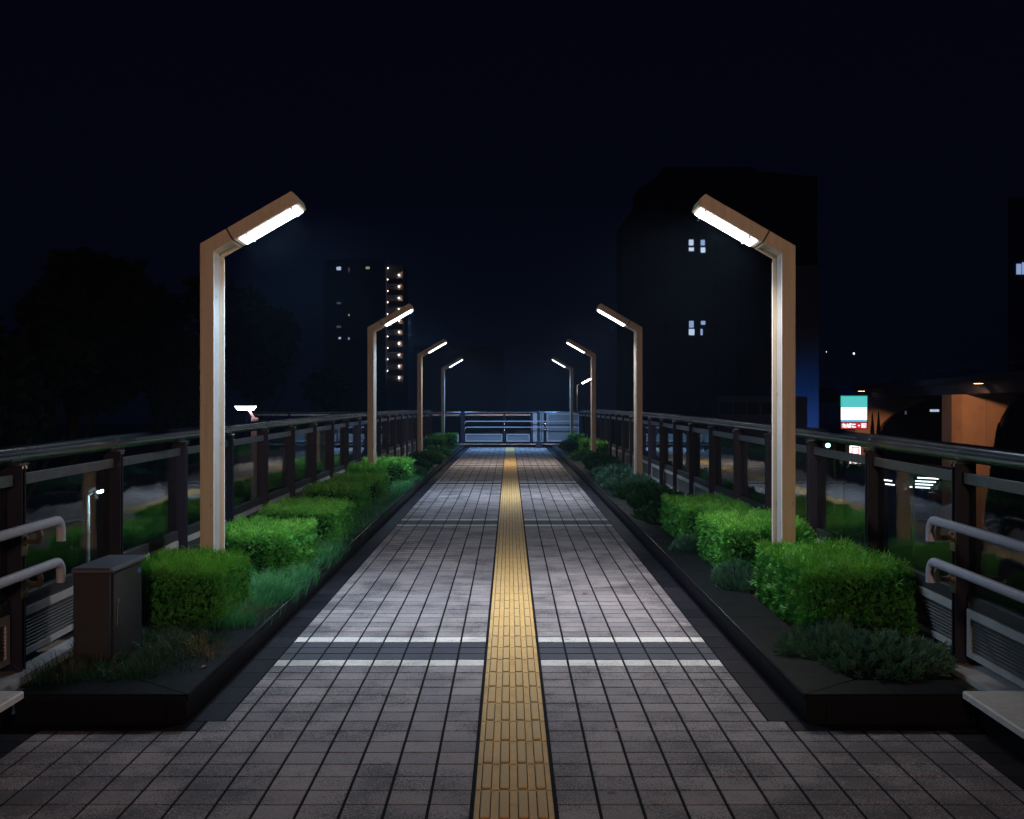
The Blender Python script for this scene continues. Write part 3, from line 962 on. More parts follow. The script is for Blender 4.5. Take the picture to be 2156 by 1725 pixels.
jun = [shrub_mesh(51, .34, .36, .10, 1500, .085, .0042, M['juniper']), shrub_mesh(52, .34, .36, .09, 1100, .11, .0038, M['juniper'])]
junf = [shrub_mesh(53, .36, .6, .16, 1300, .11, .0065, M['juniper'])]
mnd = [shrub_mesh(61, .36, .6, .17, 1700, .08, .0075, M['mound'], .8)]
stm = stems_mesh(.3, .32, .12)
SHRUBS = [
    (1, 1.86, 5.82, 1.0, 1.0, jun[0], 'juniper_shrub', 'blue green juniper spreading over the near right planter corner beside the fence'),
    (1, 1.68, 5.98, .62, .7, jun[1], 'juniper_shrub', 'spiky juniper clump right below the front of the biggest right hedge'),
    (1, 1.62, 8.1, .48, .75, jun[1], 'juniper_shrub', 'pale juniper tuft between the first and second hedge blocks of the right planter'),
    (1, 1.58, 9.98, .42, .75, jun[0], 'juniper_shrub', 'pale juniper tuft between the second and third hedge blocks of the right planter'),
    (1, 1.80, 12.5, .9, 1.25, mnd[0], 'low_shrub', 'dark low shrub directly beyond the third hedge block on the right'),
    (1, 1.82, 13.9, .95, 1.25, mnd[0], 'low_shrub', 'dark low shrub in the middle of the hedge free stretch on the right'),
    (1, 1.82, 15.3, .95, 1.2, mnd[0], 'low_shrub', 'low shrub in front of the pale juniper at the second right lamp post'),
    (1, 1.78, 16.7, .95, 1.2, junf[0], 'juniper_shrub', 'pale juniper hugging the foot of the second right lamp post'),
    (1, 1.76, 18.2, .95, 1.2, junf[0], 'juniper_shrub', 'juniper mound just beyond the second right lamp post'),
    (1, 1.82, 19.8, .9, 1.3, junf[0], 'juniper_shrub', 'second juniper mound beyond the second right lamp post'),
    (1, 1.86, 21.6, .9, 1.5, mnd[0], 'low_shrub', 'dark low shrub midway between second and third right lamp posts'),
    (1, 1.86, 23.6, .9, 1.5, mnd[0], 'low_shrub', 'dark low shrub in front of the small hedges at the third right lamp post'),
    (1, 1.70, 25.6, .8, 1.5, mnd[0], 'low_shrub', 'green mound left of the small dark hedge at the third right lamp post'),
    (1, 1.72, 31.0, .8, 1.5, mnd[0], 'low_shrub', 'green mound beyond the lime hedge near the right end'),
    (1, 1.76, 33.0, .85, 1.6, junf[0], 'juniper_shrub', 'flat juniper at the right far corner, before the smallest lamp post'),
    (-1, 1.86, 19.9, .95, 1.3, mnd[0], 'low_shrub', 'dark rounded shrub beyond the bright hedges at the second left lamp post'),
    (-1, 1.84, 21.7, .95, 1.4, mnd[0], 'low_shrub', 'second dark rounded shrub beyond the second left lamp post'),
    (-1, 1.84, 23.7, .95, 1.5, mnd[0], 'low_shrub', 'dark shrub halfway between second and third left lamp posts'),
    (-1, 1.82, 25.7, .95, 1.5, mnd[0], 'low_shrub', 'shrub at the foot of the third left lamp post'),
    (-1, 1.84, 27.9, .9, 1.5, mnd[0], 'low_shrub', 'shrub in front of the dark hedge near the far left end'),
]
for i, (s, x, y, sx, sy, me, nm, lab) in enumerate(SHRUBS):
    t = thing(nm, lab, 'shrub', (s * x, y, dz(y) + .10), 'low shrubs in the planters')
    rz = (i % 2) * math.pi
    link('foliage', me, t, rot=(0, 0, rz), scale=(sx, sy, 1.0 + .08 * (i % 3)))
    link('stems', stm, t, rot=(0, 0, rz), scale=(sx, sy, 1))


# ------------------------------------------------------------------ grass (uncountable)
def blades(name, spots, m_):
    global RNG
    RNG = np.random.default_rng(77)
    Vs, Qs, Ts, k = [], [], [], 0
    for (x0, x1, y0, y1, n, L, W) in spots:
        # clumped roots
        nc = max(6, n // 60)
        C = np.c_[RNG.uniform(x0, x1, nc), RNG.uniform(y0, y1, nc)]
        idx = RNG.integers(0, nc, n)
        off = RNG.normal(0, .045, (n, 2))
        P = C[idx] + off
        lean = nrm(np.c_[off + RNG.normal(0, .014, (n, 2)), np.zeros(n)] + 1e-6)
        l = L * RNG.uniform(.45, 1.25, n)
        z = np.array([dz(q) for q in P[:, 1]]) + .105
        p0 = np.c_[P, z]
        bend = RNG.uniform(.15, .75, n)[:, None]
        p1 = p0 + np.c_[np.zeros((n, 2)), l * .55] + lean * (l[:, None] * bend * .3)
        p2 = p0 + np.c_[np.zeros((n, 2)), l * (.95 - bend[:, 0] * .38)] + lean * (l[:, None] * bend)
        w = nrm(np.cross(lean, np.array([0, 0, 1.]))) + RNG.normal(0, .4, (n, 3))
        w = nrm(w) * (W * RNG.uniform(.6, 1.2, n))[:, None]
        V = np.stack([p0 - w, p0 + w, p1 + w * .8, p1 - w * .8, p2 + w * .15, p2 - w * .15], 1)
        q = np.array([[0, 1, 2, 3], [3, 2, 4, 5]])
        Q = (np.arange(n)[:, None, None] * 6 + q[None]).reshape(-1, 4) + k
        Vs.append(V.reshape(-1, 3)); Qs.append(Q); k += n * 6
        Ts.append(np.tile([0, 0, .4, .4, 1, 1], n) * np.repeat(RNG.uniform(.2, 1, n), 6))
    return link(name, np_mesh(name, np.concatenate(Vs), np.concatenate(Qs), np.concatenate(Ts), [m_]), kind='stuff')


o = blades('grass', [
    (-1.70, -1.52, 6.5, 8.0, 2300, .16, .0019), (-1.78, -1.48, 7.4, 8.4, 2600, .17, .0019),
    (-1.64, -1.48, 8.3, 10.2, 1800, .13, .0021), (-1.70, -1.50, 10.0, 12.4, 1300, .12, .0026),
    (-1.78, -1.50, 12.2, 19.0, 3600, .14, .003), (-2.2, -1.55, 19.0, 30.0, 3600, .14, .004), (-2.2, -1.55, 30, 35.6, 1500, .12, .005)], M['grass'])
tag(o, 'fine soft grass tufts filling the left planter bed between the hedges', 'grass')
o = blades('ground_cover', [(-2.26, -1.70, 5.36, 6.5, 6000, .10, .0018), (-1.74, -1.60, 5.5, 6.7, 1900, .085, .0018)], M['cover'])
tag(o, 'dark low ground cover around the foot of the steel cabinet', 'ground cover')
o = blades('dry_grass', [(-1.72, -1.5, 5.5, 9.5, 420, .13, .0016), (-2.2, -1.6, 5.4, 6.2, 160, .12, .0016)], M['straw'])
tag(o, 'straw coloured dry blades along the left planter rim', 'grass')
o = blades('ground_grass', [(1.62, 2.15, 11.8, 25.5, 2200, .10, .003), (1.6, 2.15, 25, 35.5, 1200, .10, .005), (1.62, 2.1, 5.4, 6.2, 260, .08, .0015)], M['grass'])
tag(o, 'sparse grass between the junipers of the right planter bed', 'grass')

# fallen leaves
for (x, y, a, sc, lab) in ((.56, 8.47, .4, 1.0, 'orange dead leaf lying on the pavers right of the yellow strip'),
                           (-1.50, 5.62, 1.2, .8, 'brown dead leaf on the granite corner by the grass'),
                           (.47, 5.02, 2.0, .7, 'dark dead leaf on the near pavers right of the yellow strip')):
    mb = MB()
    pr = [(-.03, 0), (-.01, .012), (.012, .011), (.032, 0), (.012, -.012), (-.01, -.012)]
    mb.loft([[(u, v, .004 + abs(v) * .5) for u, v in pr], [(u, v, .0052 + abs(v) * .5) for u, v in pr]])
    z = dz(y) + (.135 if x < -1.4 else 0)
    tag(part('fallen_leaf', mb, M['dead_leaf'], None, (x, y, z), (0, 0, a), scale=(sc, sc, 1)), lab, 'leaf', 'fallen leaves')


# ------------------------------------------------------------------ beyond the bridge
def px(x, y, d):
    """point seen at x,y of a 2156 x 1725 picture when d metres ahead"""
    return Vector(((x - 1073) * d / F, d, CAMZ + (862.5 - y) * d / F))


def pane(parent, x0, y0, x1, y1, d, yf, m_, o, name='window'):
    a, b = px(x0, y0, d), px(x1, y1, d)
    mb = MB(); mb.box(a.x - o[0], b.x - o[0], yf - .06 - o[1], yf - .005 - o[1], b.z - o[2], a.z - o[2])
    return part(name, mb, m_, parent)


# big dark office block on the right
D0 = 100
t = thing('office_building', 'huge black office block with four lit window groups, behind the nearest right lamp head', 'building', (18, D0, GROUND))
o_ = (18, D0, GROUND)
mb = MB()
pts = [(1310, 1500), (1310, 470), (1345, 425), (1345, 395), (1395, 372), (1395, 352), (1590, 352), (1590, 360), (1721, 372), (1721, 1500)]
poly = []
for x, y in pts:
    p = px(x, y, D0); poly.append((p.x - o_[0], max(p.z, GROUND) - o_[2]))
mb.prism(poly, 'y', 0, 5); part('wall', mb, M['office_wall'], t)
mb = MB(); a, b = px(1650, 560, D0), px(1722.5, 1000, D0)
mb.box(a.x - 18, b.x - 18, -.25, -.003, GROUND - GROUND, a.z - GROUND); part('tiled_pilaster', mb, M['wall_tile'], t)
for (x0, y0, x1, y1, mm) in ((1450.5, 505, 1460, 517, 'win_cool'), (1450.5, 521.5, 1461, 529, 'win_cool'), (1475.5, 505.5, 1484, 517, 'win_blue'), (1475.5, 521.5, 1485, 532, 'win_cool'),
                             (1451, 676, 1460.5, 690, 'win_blue'), (1450.5, 693, 1462, 706, 'win_cool'), (1476, 676, 1485, 684, 'win_blue'), (1475, 693, 1479.5, 706, 'win_blue'),
                             ):
    pane(t, x0, y0, x1, y1, D0, D0, M[mm], o_)
for r in range(5):
    for c_ in range(5):
        if r in (1, 3) and c_ in (2,): continue
        x = 1345 + c_ * 52; y = 420 + r * 86
        pane(t, x, y, x + 10, y + 26, D0, D0, M['dark_glass'], o_)
# pale annex in front of it
o_ = (17, 84, GROUND)
t = thing('annex_building', 'low flat pale annex with a dark window band, in front of the office block', 'building', o_)
a, b = px(1509, 835, 84), px(1700, 900, 84)
mb = MB(); mb.box(a.x - 17, b.x - 17, 0, 6, 0, a.z - GROUND); part('wall', mb, M['wall_grey'], t)
for k in range(4):
    pane(t, 1516 + k * 29, 848, 1541 + k * 29, 872, 84, 84, M['dark_glass'], o_)
# far right building
o_ = (40, 90, GROUND)
t = thing('corner_building', 'dark building cut by the right picture edge with one lit blue window', 'building', o_)
a = px(2122, 416, 90)
mb = MB(); mb.prism([(a.x - 40, 0), (14, 0), (20, 12), (a.x - 40 + 5.6, 12)], 'z', 0, a.z - GROUND); part('wall', mb, M['wall_dark'], t)
w = pane(t, 2140, 556, 2150, 578, 90, 90, M['win_blue'], o_); pane(t, 2152, 553, 2166, 578, 90, 90, M['win_blue'], o_)
for q in (460, 505, 620, 670):
    pane(t, 2138, q, 2170, q + 14, 90, 90, M['dark_glass'], o_)

# residential tower far left with open stairs
D1 = 300
o_ = (-40, D1, GROUND)
t = thing('apartment_tower', 'distant dark apartment tower with a zigzag of lit outdoor stair landings', 'building', o_)
xl, xs, xr, zt = px(683, 0, D1).x + 40, px(812, 0, D1).x + 40, px(848, 0, D1).x + 40, px(0, 546, D1).z - GROUND
mb = MB(); mb.box(xl, xs, 0, 16, 0, zt); part('wall', mb, M['wall_dark'], t)
mb = MB(); mb.box(xs, xr, 2.4, 16, 0, zt - 1.2); part('stair_wall', mb, M['stair_dark'], t)
for (x0, y0, x1, y1, mm) in ((222, 208, 265, 240, 'win_cool'), (510, 207, 548, 230, 'win_warm'), (222, 556, 265, 576, 'win_dim'), (337, 675, 350, 693, 'win_warm'),
                             (222, 788, 265, 810, 'win_dim'), (242, 902, 265, 920, 'win_cool'), (335, 905, 350, 927, 'win_blue'), (338, 213, 350, 262, 'win_dim')):
    pane(t, (1150 + .371 * x0) / 1.7384, (900 + .371 * y0) / 1.7384, (1150 + .371 * x1) / 1.7384, (900 + .371 * y1) / 1.7384, D1, D1, M[mm], o_)
for k in range(10):
    zc = (900 + .371 * (322 + 113 * k)) / 1.7384              # bottom of each lit landing
    zb = px(0, zc, D1).z - GROUND
    xw = px(837.5, 0, D1).x + 40
    mb = MB(); mb.box(xw, xr + .02, 2.2, 2.38, zb, zb + 2.0); mb.box(xr + .0, xr + .15, .0, 2.38, zb - .9, zb + 2.0)
    ld = part('landing_wall', mb, M['wall_stair'], t)
    mb = MB(); mb.box(xs + .6, xr, .0, .15, zb - 1.35, zb + .05); mb.box(xs + .6, xr, .16, 2.2, zb - 1.4, zb - 1.25)
    part('balustrade', mb, M['stair_dark'], t)
    mb = MB(); mb.box(xw + .0, xw + .22, 1.8, 2.02, zb + .95, zb + 1.17, 0, .05); part('bulkhead_lamp', mb, M['bulb'], t)
    mb = MB(); mb.box(xs + .36, xs + .56, 1.2, 1.4, zb + 2.75, zb + 2.95, 0, .05); part('bulkhead_lamp', mb, M['bulb'], t)
    mb = MB(); mb.box(xs + .62, xs + 2.6, 2.2, 2.38, zb + 1.7, zb + 2.9); part('landing_wall', mb, M['stair_dark'], t)
# low pale block behind the left lamps
o_ = (-7, 200, GROUND)
t = thing('low_block', 'faint bluish flat topped block far behind the left lamp posts', 'building', o_)
mb = MB(); mb.box(px(870, 0, 200).x + 7, px(1062, 0, 200).x + 7, 0, 14, 0, px(0, 727, 200).z - GROUND); part('wall', mb, M['wall_grey'], t)
for x0 in (885, 935, 985, 1030):
    pane(t, x0, 735, x0 + 22, 750, 200, 200, M['dark_glass'], o_)

# elevated highway
t = thing('highway_viaduct', 'dark blue elevated road girder crossing the right background above the shop sign', 'viaduct', (27, 60, GROUND))
def hwx(d): return 27 + (d - 60) * 3.5 / 52
ZB, ZT = CAMZ + .96 - GROUND, CAMZ + 2.03 - GROUND
mb = MB()
rings = []
for d in (28, 45, 60, 80, 100, 125, 160):
    x = hwx(d) - 27; y = d - 60
    rings.append([(x + 1.4, y, ZB - .02), (x + .9, y, ZB + .02), (x + .55, y, ZB + .62), (x, y, ZB + .70), (x, y, ZT), (x + .25, y, ZT), (x + .25, y, ZT - .3), (x + 11.5, y, ZT - .3), (x + 11.5, y, ZB + .5), (x + 9.5, y, ZB)])
mb.loft(rings); part('girder', mb, M['girder'], t)
mb = MB(); x = 28.3 - 27
for d in range(30, 158, 4):
    mb.box(hwx(d) - 27 + .1, hwx(d) - 27 + .16, d - 60, d - 59.94, ZT, ZT + .55)
for a, b in ((28, 95), (95, 160)):
    mb.loft([[(hwx(a) - 27 + .1, a - 60, ZT + .5), (hwx(a) - 27 + .16, a - 60, ZT + .5), (hwx(a) - 27 + .16, a - 60, ZT + .57), (hwx(a) - 27 + .1, a - 60, ZT + .57)],
             [(hwx(b) - 27 + .1, b - 60, ZT + .5), (hwx(b) - 27 + .16, b - 60, ZT + .5), (hwx(b) - 27 + .16, b - 60, ZT + .57), (hwx(b) - 27 + .1, b - 60, ZT + .57)]])
part('parapet_rail', mb, M['girder'], t)


def pier(d, x0, x1, flare, label):
    t = thing('viaduct_pier', label, 'pier', ((x0 + x1) / 2, d, GROUND), 'piers carrying the elevated road')
    w = (x1 - x0) / 2; mb = MB(); top = CAMZ + .95 - GROUND
    rings = []
    for i in range(13):
        z = top * i / 12
        q = max(0, (z - top * .62) / (top * .38)); e = flare * q ** 2.2
        rings.append([(-w + .45, 0, z), (w - .45 + e, 0, z), (w + e, .5, z), (w + e, 2.2, z), (-w, 2.2, z), (-w, .55, z)])
    mb.loft(rings); part('shaft', mb, M['pier'], t)
    mb = MB(); mb.tube([(.35, -.06, 0), (.35, -.06, top - .3)], .035, 8); mb.box(.1, .4, -.12, -.005, top * .55, top * .55 + .12)
    part('drain_pipe', mb, M['pole_grey'], t)
    return t


pier(72, 28.05, 31.0, 1.4, 'orange lit viaduct pier at the right edge with a drain pipe')
pier(104, 31.2, 33.9, 4.5, 'flared viaduct pier behind the two small cypresses and the shop sign')
for d, lab in ((66, 'orange lamp under the viaduct above the right pier'), (94, 'orange lamp under the viaduct above the shop sign')):
    xx = hwx(d) - .35
    t = thing('viaduct_lamp', lab, 'lamp', (xx, d, CAMZ + 1.50), 'orange lamps below the viaduct')
    mb = MB(); mb.box(-.28, .28, -.14, .14, .0, .07, 0, .01); part('housing', mb, M['lamp_dark'], t)
    mb = MB(); mb.box(-.24, .24, -.11, .11, -.004, -.001); part('lens', mb, M['orange' if d < 80 else 'orange_bright'], t)
    fl = bpy.data.lights.new('sodium_light', 'SPOT'); fl.color = (1, .36, .13); fl.energy = 1100 if d < 80 else 2600
    fl.spot_size = R(75 if d < 80 else 52); fl.spot_blend = .5; fl.shadow_soft_size = .1
    link('sodium_light', fl, t, (0, .35, -.12), (R(58), 0, R(-16 if d < 80 else -24)))
    mb = MB(); mb.tube([(.1, .05, .04), (.45, .3, .2)], .025, 8); part('arm', mb, M['pole_grey'], t)


o_ = px(1950, 866, 128)
t = thing('strip_window_building', 'black low building under the viaduct with one short bright strip window', 'building', (o_.x, 128, GROUND))
mb = MB(); mb.box(-4.5, 3.0, 0, 8, 0, CAMZ + 1.6 - GROUND); part('wall', mb, M['office_wall'], t)
for x0, x1, mm in ((1958, 1966.5, 'win_cool'), (1967.5, 1977, 'win_cool'), (1874, 1878, 'win_dim'), (1905, 1909, 'win_dim')):
    pane(t, x0, 862.3 if x0 > 1950 else 866, x1, 867.2 if x0 > 1950 else 873, 128, 128, M[mm], (o_.x, 128, GROUND))
for x, y, lab in ((1740, 742, 'fainter of two far white mast lights right of the office block'), (1798, 746, 'brighter of two far white mast lights above the shop sign')):
    p = px(x, y, 190)
    t = thing('mast_light', lab, 'mast light', (p.x, 190, GROUND), 'far mast lights')
    mb = MB(); mb.tube([(0, 0, 0), (0, 0, p.z - GROUND)], .1, 8); part('mast', mb, M['pole_grey'], t)
    r = .05 if x < 1760 else .11
    mb = MB(); mb.box(-r, r, -r, r, p.z - GROUND, p.z - GROUND + 2 * r, 0, .04); part('lantern', mb, M['tubelight'], t)

# signs -----------------------------------------------------------------
def text_mesh(name, body, size, parent, loc, m_, width=None, depth=.02, bold=.01, sy=None):
    cu = bpy.data.curves.new(name, 'FONT'); cu.body = body; cu.size = size; cu.align_x = 'CENTER'; cu.align_y = 'CENTER'
    cu.extrude = depth; cu.offset = bold
    tmp = bpy.data.objects.new('tmp_text', cu); COL.objects.link(tmp)
    bpy.context.view_layer.update()
    dg = bpy.context.evaluated_depsgraph_get()
    me = bpy.data.meshes.new_from_object(tmp.evaluated_get(dg))
    bpy.data.objects.remove(tmp)
    vs = np.array([v.co[:] for v in me.vertices])
    if len(vs):
        c = (vs.max(0) + vs.min(0)) / 2; ex = vs.max(0) - vs.min(0)
        k = (width / ex[0]) if width else 1; k2 = (sy / ex[1]) if sy else k
        vs = (vs - c) * np.array([k, k2, 1])
        # stand upright facing -Y
        vs = np.c_[vs[:, 0], -vs[:, 2], vs[:, 1]]
        for v, p in zip(me.vertices, vs): v.co = p
    me.name = name; me.materials.clear(); me.materials.append(m_)
    return link(name, me, parent, loc)


DS = 80
a, b = px(1770, 833, DS), px(1826.5, 903, DS)
xc = (a.x + b.x) / 2
t = thing('shop_sign', 'tall lit shop sign, teal over white over a red strip with white Japanese lettering', 'sign', (xc, DS, GROUND))
w = (b.x - a.x) / 2
Zs = lambda y: px(0, y, DS).z - GROUND
mb = MB(); mb.box(-w - .02, w + .02, .02, .35, Zs(903) - .03, Zs(833) + .03, 0, .01); part('cabinet', mb, M['lamp_dark'], t)
for nm, y0, y1, mm in (('teal_panel', 835, 858, 'sg_teal'), ('white_panel', 858.3, 884, 'sg_white'), ('blue_panel', 884.3, 888.5, 'sg_blue'), ('red_panel', 890, 902.5, 'sg_red')):
    mb = MB(); mb.box(-w + .04, w - .04, -.01, .018, Zs(y1), Zs(y0)); part(nm, mb, M[mm], t)
mb = MB(); mb.box(-w, -w + .038, -.012, .016, Zs(858), Zs(835)); mb.box(w - .038, w, -.012, .016, Zs(858), Zs(835)); mb.box(-w, w, -.012, .016, Zs(834.9), Zs(833.2)); part('green_border', mb, M['sg_green'], t)
text_mesh('lettering', 'たばこ・酒', .4, t, (0, -.035, (Zs(890) + Zs(902.5)) / 2), M['sg_text'], width=2 * w * .90, sy=.30, bold=.012)
mb = MB(); mb.tube([(0, .2, 0), (0, .2, Zs(903))], .13, 12); part('mast', mb, M['pole_grey'], t)

DV = 76
a, b = px(1791, 939, DV), px(1812, 1001, DV)
t = thing('vertical_sign', 'narrow red upright sign with white letters glowing behind the right glass', 'sign', ((a.x + b.x) / 2, DV, GROUND))
w = (b.x - a.x) / 2; Zs = lambda y: px(0, y, DV).z - GROUND
mb = MB(); mb.prism([(-w, Zs(939)), (w, Zs(939)), (w * 1.05, Zs(985)), (w * .8, Zs(1001)), (-w * .8, Zs(1001)), (-w * 1.05, Zs(985))], 'y', .02, .2); part('border', mb, M['sg_text'], t)
mb = MB(); k = .80; mb.prism([(-w * k, Zs(941)), (w * k, Zs(941)), (w * .86, Zs(985)), (w * .64, Zs(999.5)), (-w * .64, Zs(999.5)), (-w * .86, Zs(985))], 'y', .0, .018); part('red_panel', mb, M['sg_red'], t)
for ch, y in (('E', 949), ('S', 963), ('T', 978), ('N', 992)):
    text_mesh('lettering', ch, .4, t, (0, -.022, Zs(y)), M['sg_text'], width=w * 1.15, sy=.36, bold=.018)
mb = MB(); mb.tube([(0, .1, 0), (0, .1, Zs(1001))], .08, 10); part('mast', mb, M['pole_grey'], t)

# added street level shelter; its tubes stand in for moving white lights
o_ = px(1925, 1015, 62)
t = thing('added_shelter', 'added street level shelter with white tubes for the light streaks behind the right glass', 'shelter', (o_.x, 62, GROUND))
hz = o_.z - GROUND
mb = MB(); mb.box(-2.4, 2.4, -.4, 5, hz + .55, hz + .75, 0, .02); part('roof', mb, M['wall_grey'], t)
mb = MB(); mb.box(-2.4, 2.4, 4.6, 5, 0, hz + .55); part('back_wall', mb, M['wall_dark'], t)
for x in (-2.2, 0, 2.2):
    mb = MB(); mb.box(x - .06, x + .06, 0, .12, 0, hz + .55); part('post', mb, M['pole_grey'], t)
for (x0, x1, z, y) in ((-1.5, -1.0, -.12, .2), (-1.5, -1.0, .08, .6), (.25, 1.4, .22, .2), (.2, 1.35, .02, .5), (.2, 1.3, -.16, .8), (.15, 1.25, -.34, 1.1)):
    mb = MB(); mb.tube([(x0, y, hz + z), (x1, y, hz + z - .06)], .035, 8); part('streak_tube', mb, M['tubelight'], t)
# green signal
p = px(1746, 938, 88)
t = thing('traffic_signal', 'green glowing signal seen just under the right handrail, left of the red sign', 'traffic light', (p.x, 88, GROUND))
mb = MB(); mb.box(-.55, .55, .0, .25, p.z - GROUND - .22, p.z - GROUND + .22, 0, .03); part('housing', mb, M['lamp_dark'], t)
mb = MB(); mb.tube([(-.1, -.04, p.z - GROUND), (-.1, -.005, p.z - GROUND)], .16, 14); part('green_lens', mb, M['green_led'], t)
mb = MB(); mb.tube([(.5, .3, 0), (.5, .3, p.z - GROUND + .3)], .07, 10); part('pole', mb, M['pole_grey'], t)


# street lamps below the bridge ------------------------------------------
def street_lamp(x, d, ztop, rise, m_, pm, label, L=.55, r=.05, ax=1):
    t = thing('street_lamp', label, 'street lamp', (x, d, GROUND), 'slim street lamps rising from below the bridge')
    h = ztop - GROUND
    mb = MB(); mb.tube([(0, 0, 0), (0, 0, h * .5), (0, 0, h)], [r * 1.25, r, r * .8], 12)
    for q in (.86, .93): mb.tube([(0, 0, h * q), (0, 0, h * q + .03)], r * 1.15, 12)
    part('pole', mb, pm, t, smooth=True)
    mb = MB(); mb.tube([(0, 0, h), (ax * .05, 0, h + .03), (ax * .22, 0, h + .03 + rise * .3)], [.03, .025, .02], 8); part('arm', mb, M['pole_grey'], t)
    hd = MB()
    a = math.atan2(rise, 1)
    ca, sa = math.cos(a), math.sin(a)
    ring = []
    for (u, w_, hgt) in ((.16, .03, .02), (.24, .085, .035), (.24 + L * .6, .10, .04), (.24 + L, .04, .02)):
        ring.append([(ax * (u * ca - sa * zq), yq, h + u * sa + ca * zq) for yq, zq in ((-w_, 0.004), (w_, 0.004), (w_ * .7, hgt), (-w_ * .7, hgt))])
    hd.loft(ring); h1 = part('lamp_head', hd, M['pole_grey'], t)
    ln = MB(); ring = []
    for (u, w_) in ((.25, .075), (.24 + L * .6, .085), (.22 + L, .035)):
        ring.append([(ax * (u * ca - sa * zq), yq, h + u * sa + ca * zq) for yq, zq in ((-w_, 0.0), (w_, 0.0), (w_ * .6, -.045), (-w_ * .6, -.045))])
    ln.loft(ring); part('lens', ln, m_, h1)
    return t


p = px(185, 1043, 26)
street_lamp(p.x, 26, p.z, .35, M['street_led'], M['pole_white'], 'slim white street lamp glowing through the left glass above the cabinet', .42, .055)
p = px(1214, 812, 46)
street_lamp(p.x, 46, p.z, .5, M['street_warm'], M['pole_grey'], 'slim street lamp with warm oblong head beyond the right end of the walkway', .42, .05)
p = px(537, 872, 30)
t = thing('park_lamp', 'flat pink lamp post with a wide white glowing head above the left handrail', 'park lamp', (p.x, 30, GROUND), 'slim street lamps rising from below the bridge')
h = p.z - GROUND
mb = MB(); mb.box(-.09, .09, -.05, .05, 0, h - .1, 0, .01); part('pole', mb, M['pole_pink'], t)
mb = MB(); mb.prism([(-.05, h - .1), (.0, h - .1), (-.13, h + .10), (-.19, h + .10)], 'y', -.03, .03); part('arm', mb, M['pole_pink'], t)
mb = MB(); mb.prism([(-.50, h + .20), (-.125, h + .20), (-.15, h + .105), (-.42, h + .105)], 'y', -.12, .12); part('light_panel', mb, M['park_led'], t)
mb = MB(); mb.prism([(-.11, h + .20), (.02, h + .20), (-.06, h + .105), (-.135, h + .105)], 'y', -.12, .12); part('light_panel', mb, M['park_led'], t)
mb = MB(); mb.box(-.5, .02, -.13, .13, h + .201, h + .225); part('cover', mb, M['pole_grey'], t)

# warm entrance lamp of the walkway, standing behind the photographer
t = thing('entrance_lamp', 'tall warm lamp behind the viewpoint whose light falls on the near faces of the posts', 'lamp post', (.9, -10, dz(-10)))
mb = MB(); mb.tube([(0, 0, -.8), (0, 0, 2.6)], .06, 12); mb.box(-.12, .12, -.12, .12, -.05, 0.01); part('pole', mb, M['lamp_paint'], t)
mb = MB(); mb.box(-.40, .40, -.12, .05, 2.6, 3.05, 0, .02); hh = part('lamp_head', mb, M['lamp_dark'], t)
mb = MB(); mb.box(-.36, .36, .051, .07, 2.64, 3.01); part('lens', mb, M['back_warm'], hh)

# blue floodlight at the foot of the tiled wall
p = px(1702, 905, 97)
t = thing('wall_floodlight', 'blue floodlight washing the tiled wall beside the nearest right lamp post', 'floodlight', (p.x - .2, 95.5, p.z - .55))
mb = MB(); mb.box(-.3, .3, -.1, .08, -.2, .2, 0, .02); part('housing', mb, M['lamp_dark'], t)
mb = MB(); mb.tube([(0, 0, -.2), (0, 0, GROUND - (p.z - .55))], .06, 8); part('post', mb, M['pole_grey'], t)
mb = MB(); mb.box(-.26, .26, .082, .10, -.16, .16); ln = part('lens', mb, emat('blue_flood', (.01, .20, 1), 3), t)
fl = bpy.data.lights.new('flood_light', 'SPOT'); fl.color = (.0, .20, 1); fl.energy = 260; fl.spot_size = R(80); fl.spot_blend = .6; fl.shadow_soft_size = .12
link('flood_light', fl, ln, (.0, .40, .05), (R(118), 0, R(-10)))


# trees -------------------------------------------------------------------
def crown_mesh(seed, n, rx, rz, q, cone=False):
    global RNG
    RNG = np.random.default_rng(seed)
    if cone:
        z = RNG.random(n) ** 1.25; a = RNG.uniform(0, 6.283, n)
        rr = (1 - z) ** .8 * rx * np.clip(z * 6, 0, 1) * (.7 + .3 * RNG.random(n))
        P = np.c_[np.cos(a) * rr, np.sin(a) * rr, z * rz]
        D = np.c_[np.cos(a) * .4, np.sin(a) * .4, np.full(n, 1.)]
    else:
        k = 16
        C = RNG.normal(0, .42, (k, 3)); C[:, 2] *= .8
        idx = RNG.integers(0, k, n)
        P = C[idx] + nrm(RNG.normal(size=(n, 3))) * (.30 * RNG.random((n, 1)) ** .4)
        P = P * np.array([rx, rx, rz]); D = P + RNG.normal(0, 1, (n, 3))
    A = spray_arrays(P, D, q * RNG.uniform(.6, 1.4, n), np.full(n, q * .16), bright=RNG.uniform(.1, 1, n))
    return np_mesh('crown', *A, [M['tree']])


def trunk_mesh(h, r):
    mb = MB(); mb.tube([(0, 0, 0), (.05, 0, h * .5), (0, .1, h)], [r, r * .75, r * .4], 10)
    for k in range(5):
        a = k * 1.3; z = h * (.55 + .08 * k)
        mb.tube([(0, 0, z), (math.cos(a) * h * .14, math.sin(a) * h * .14, z + h * .18), (math.cos(a) * h * .25, math.sin(a) * h * .25, z + h * .3)], [r * .4, r * .25, r * .1], 6)
    return mb.mesh('trunk', [M['wood']])


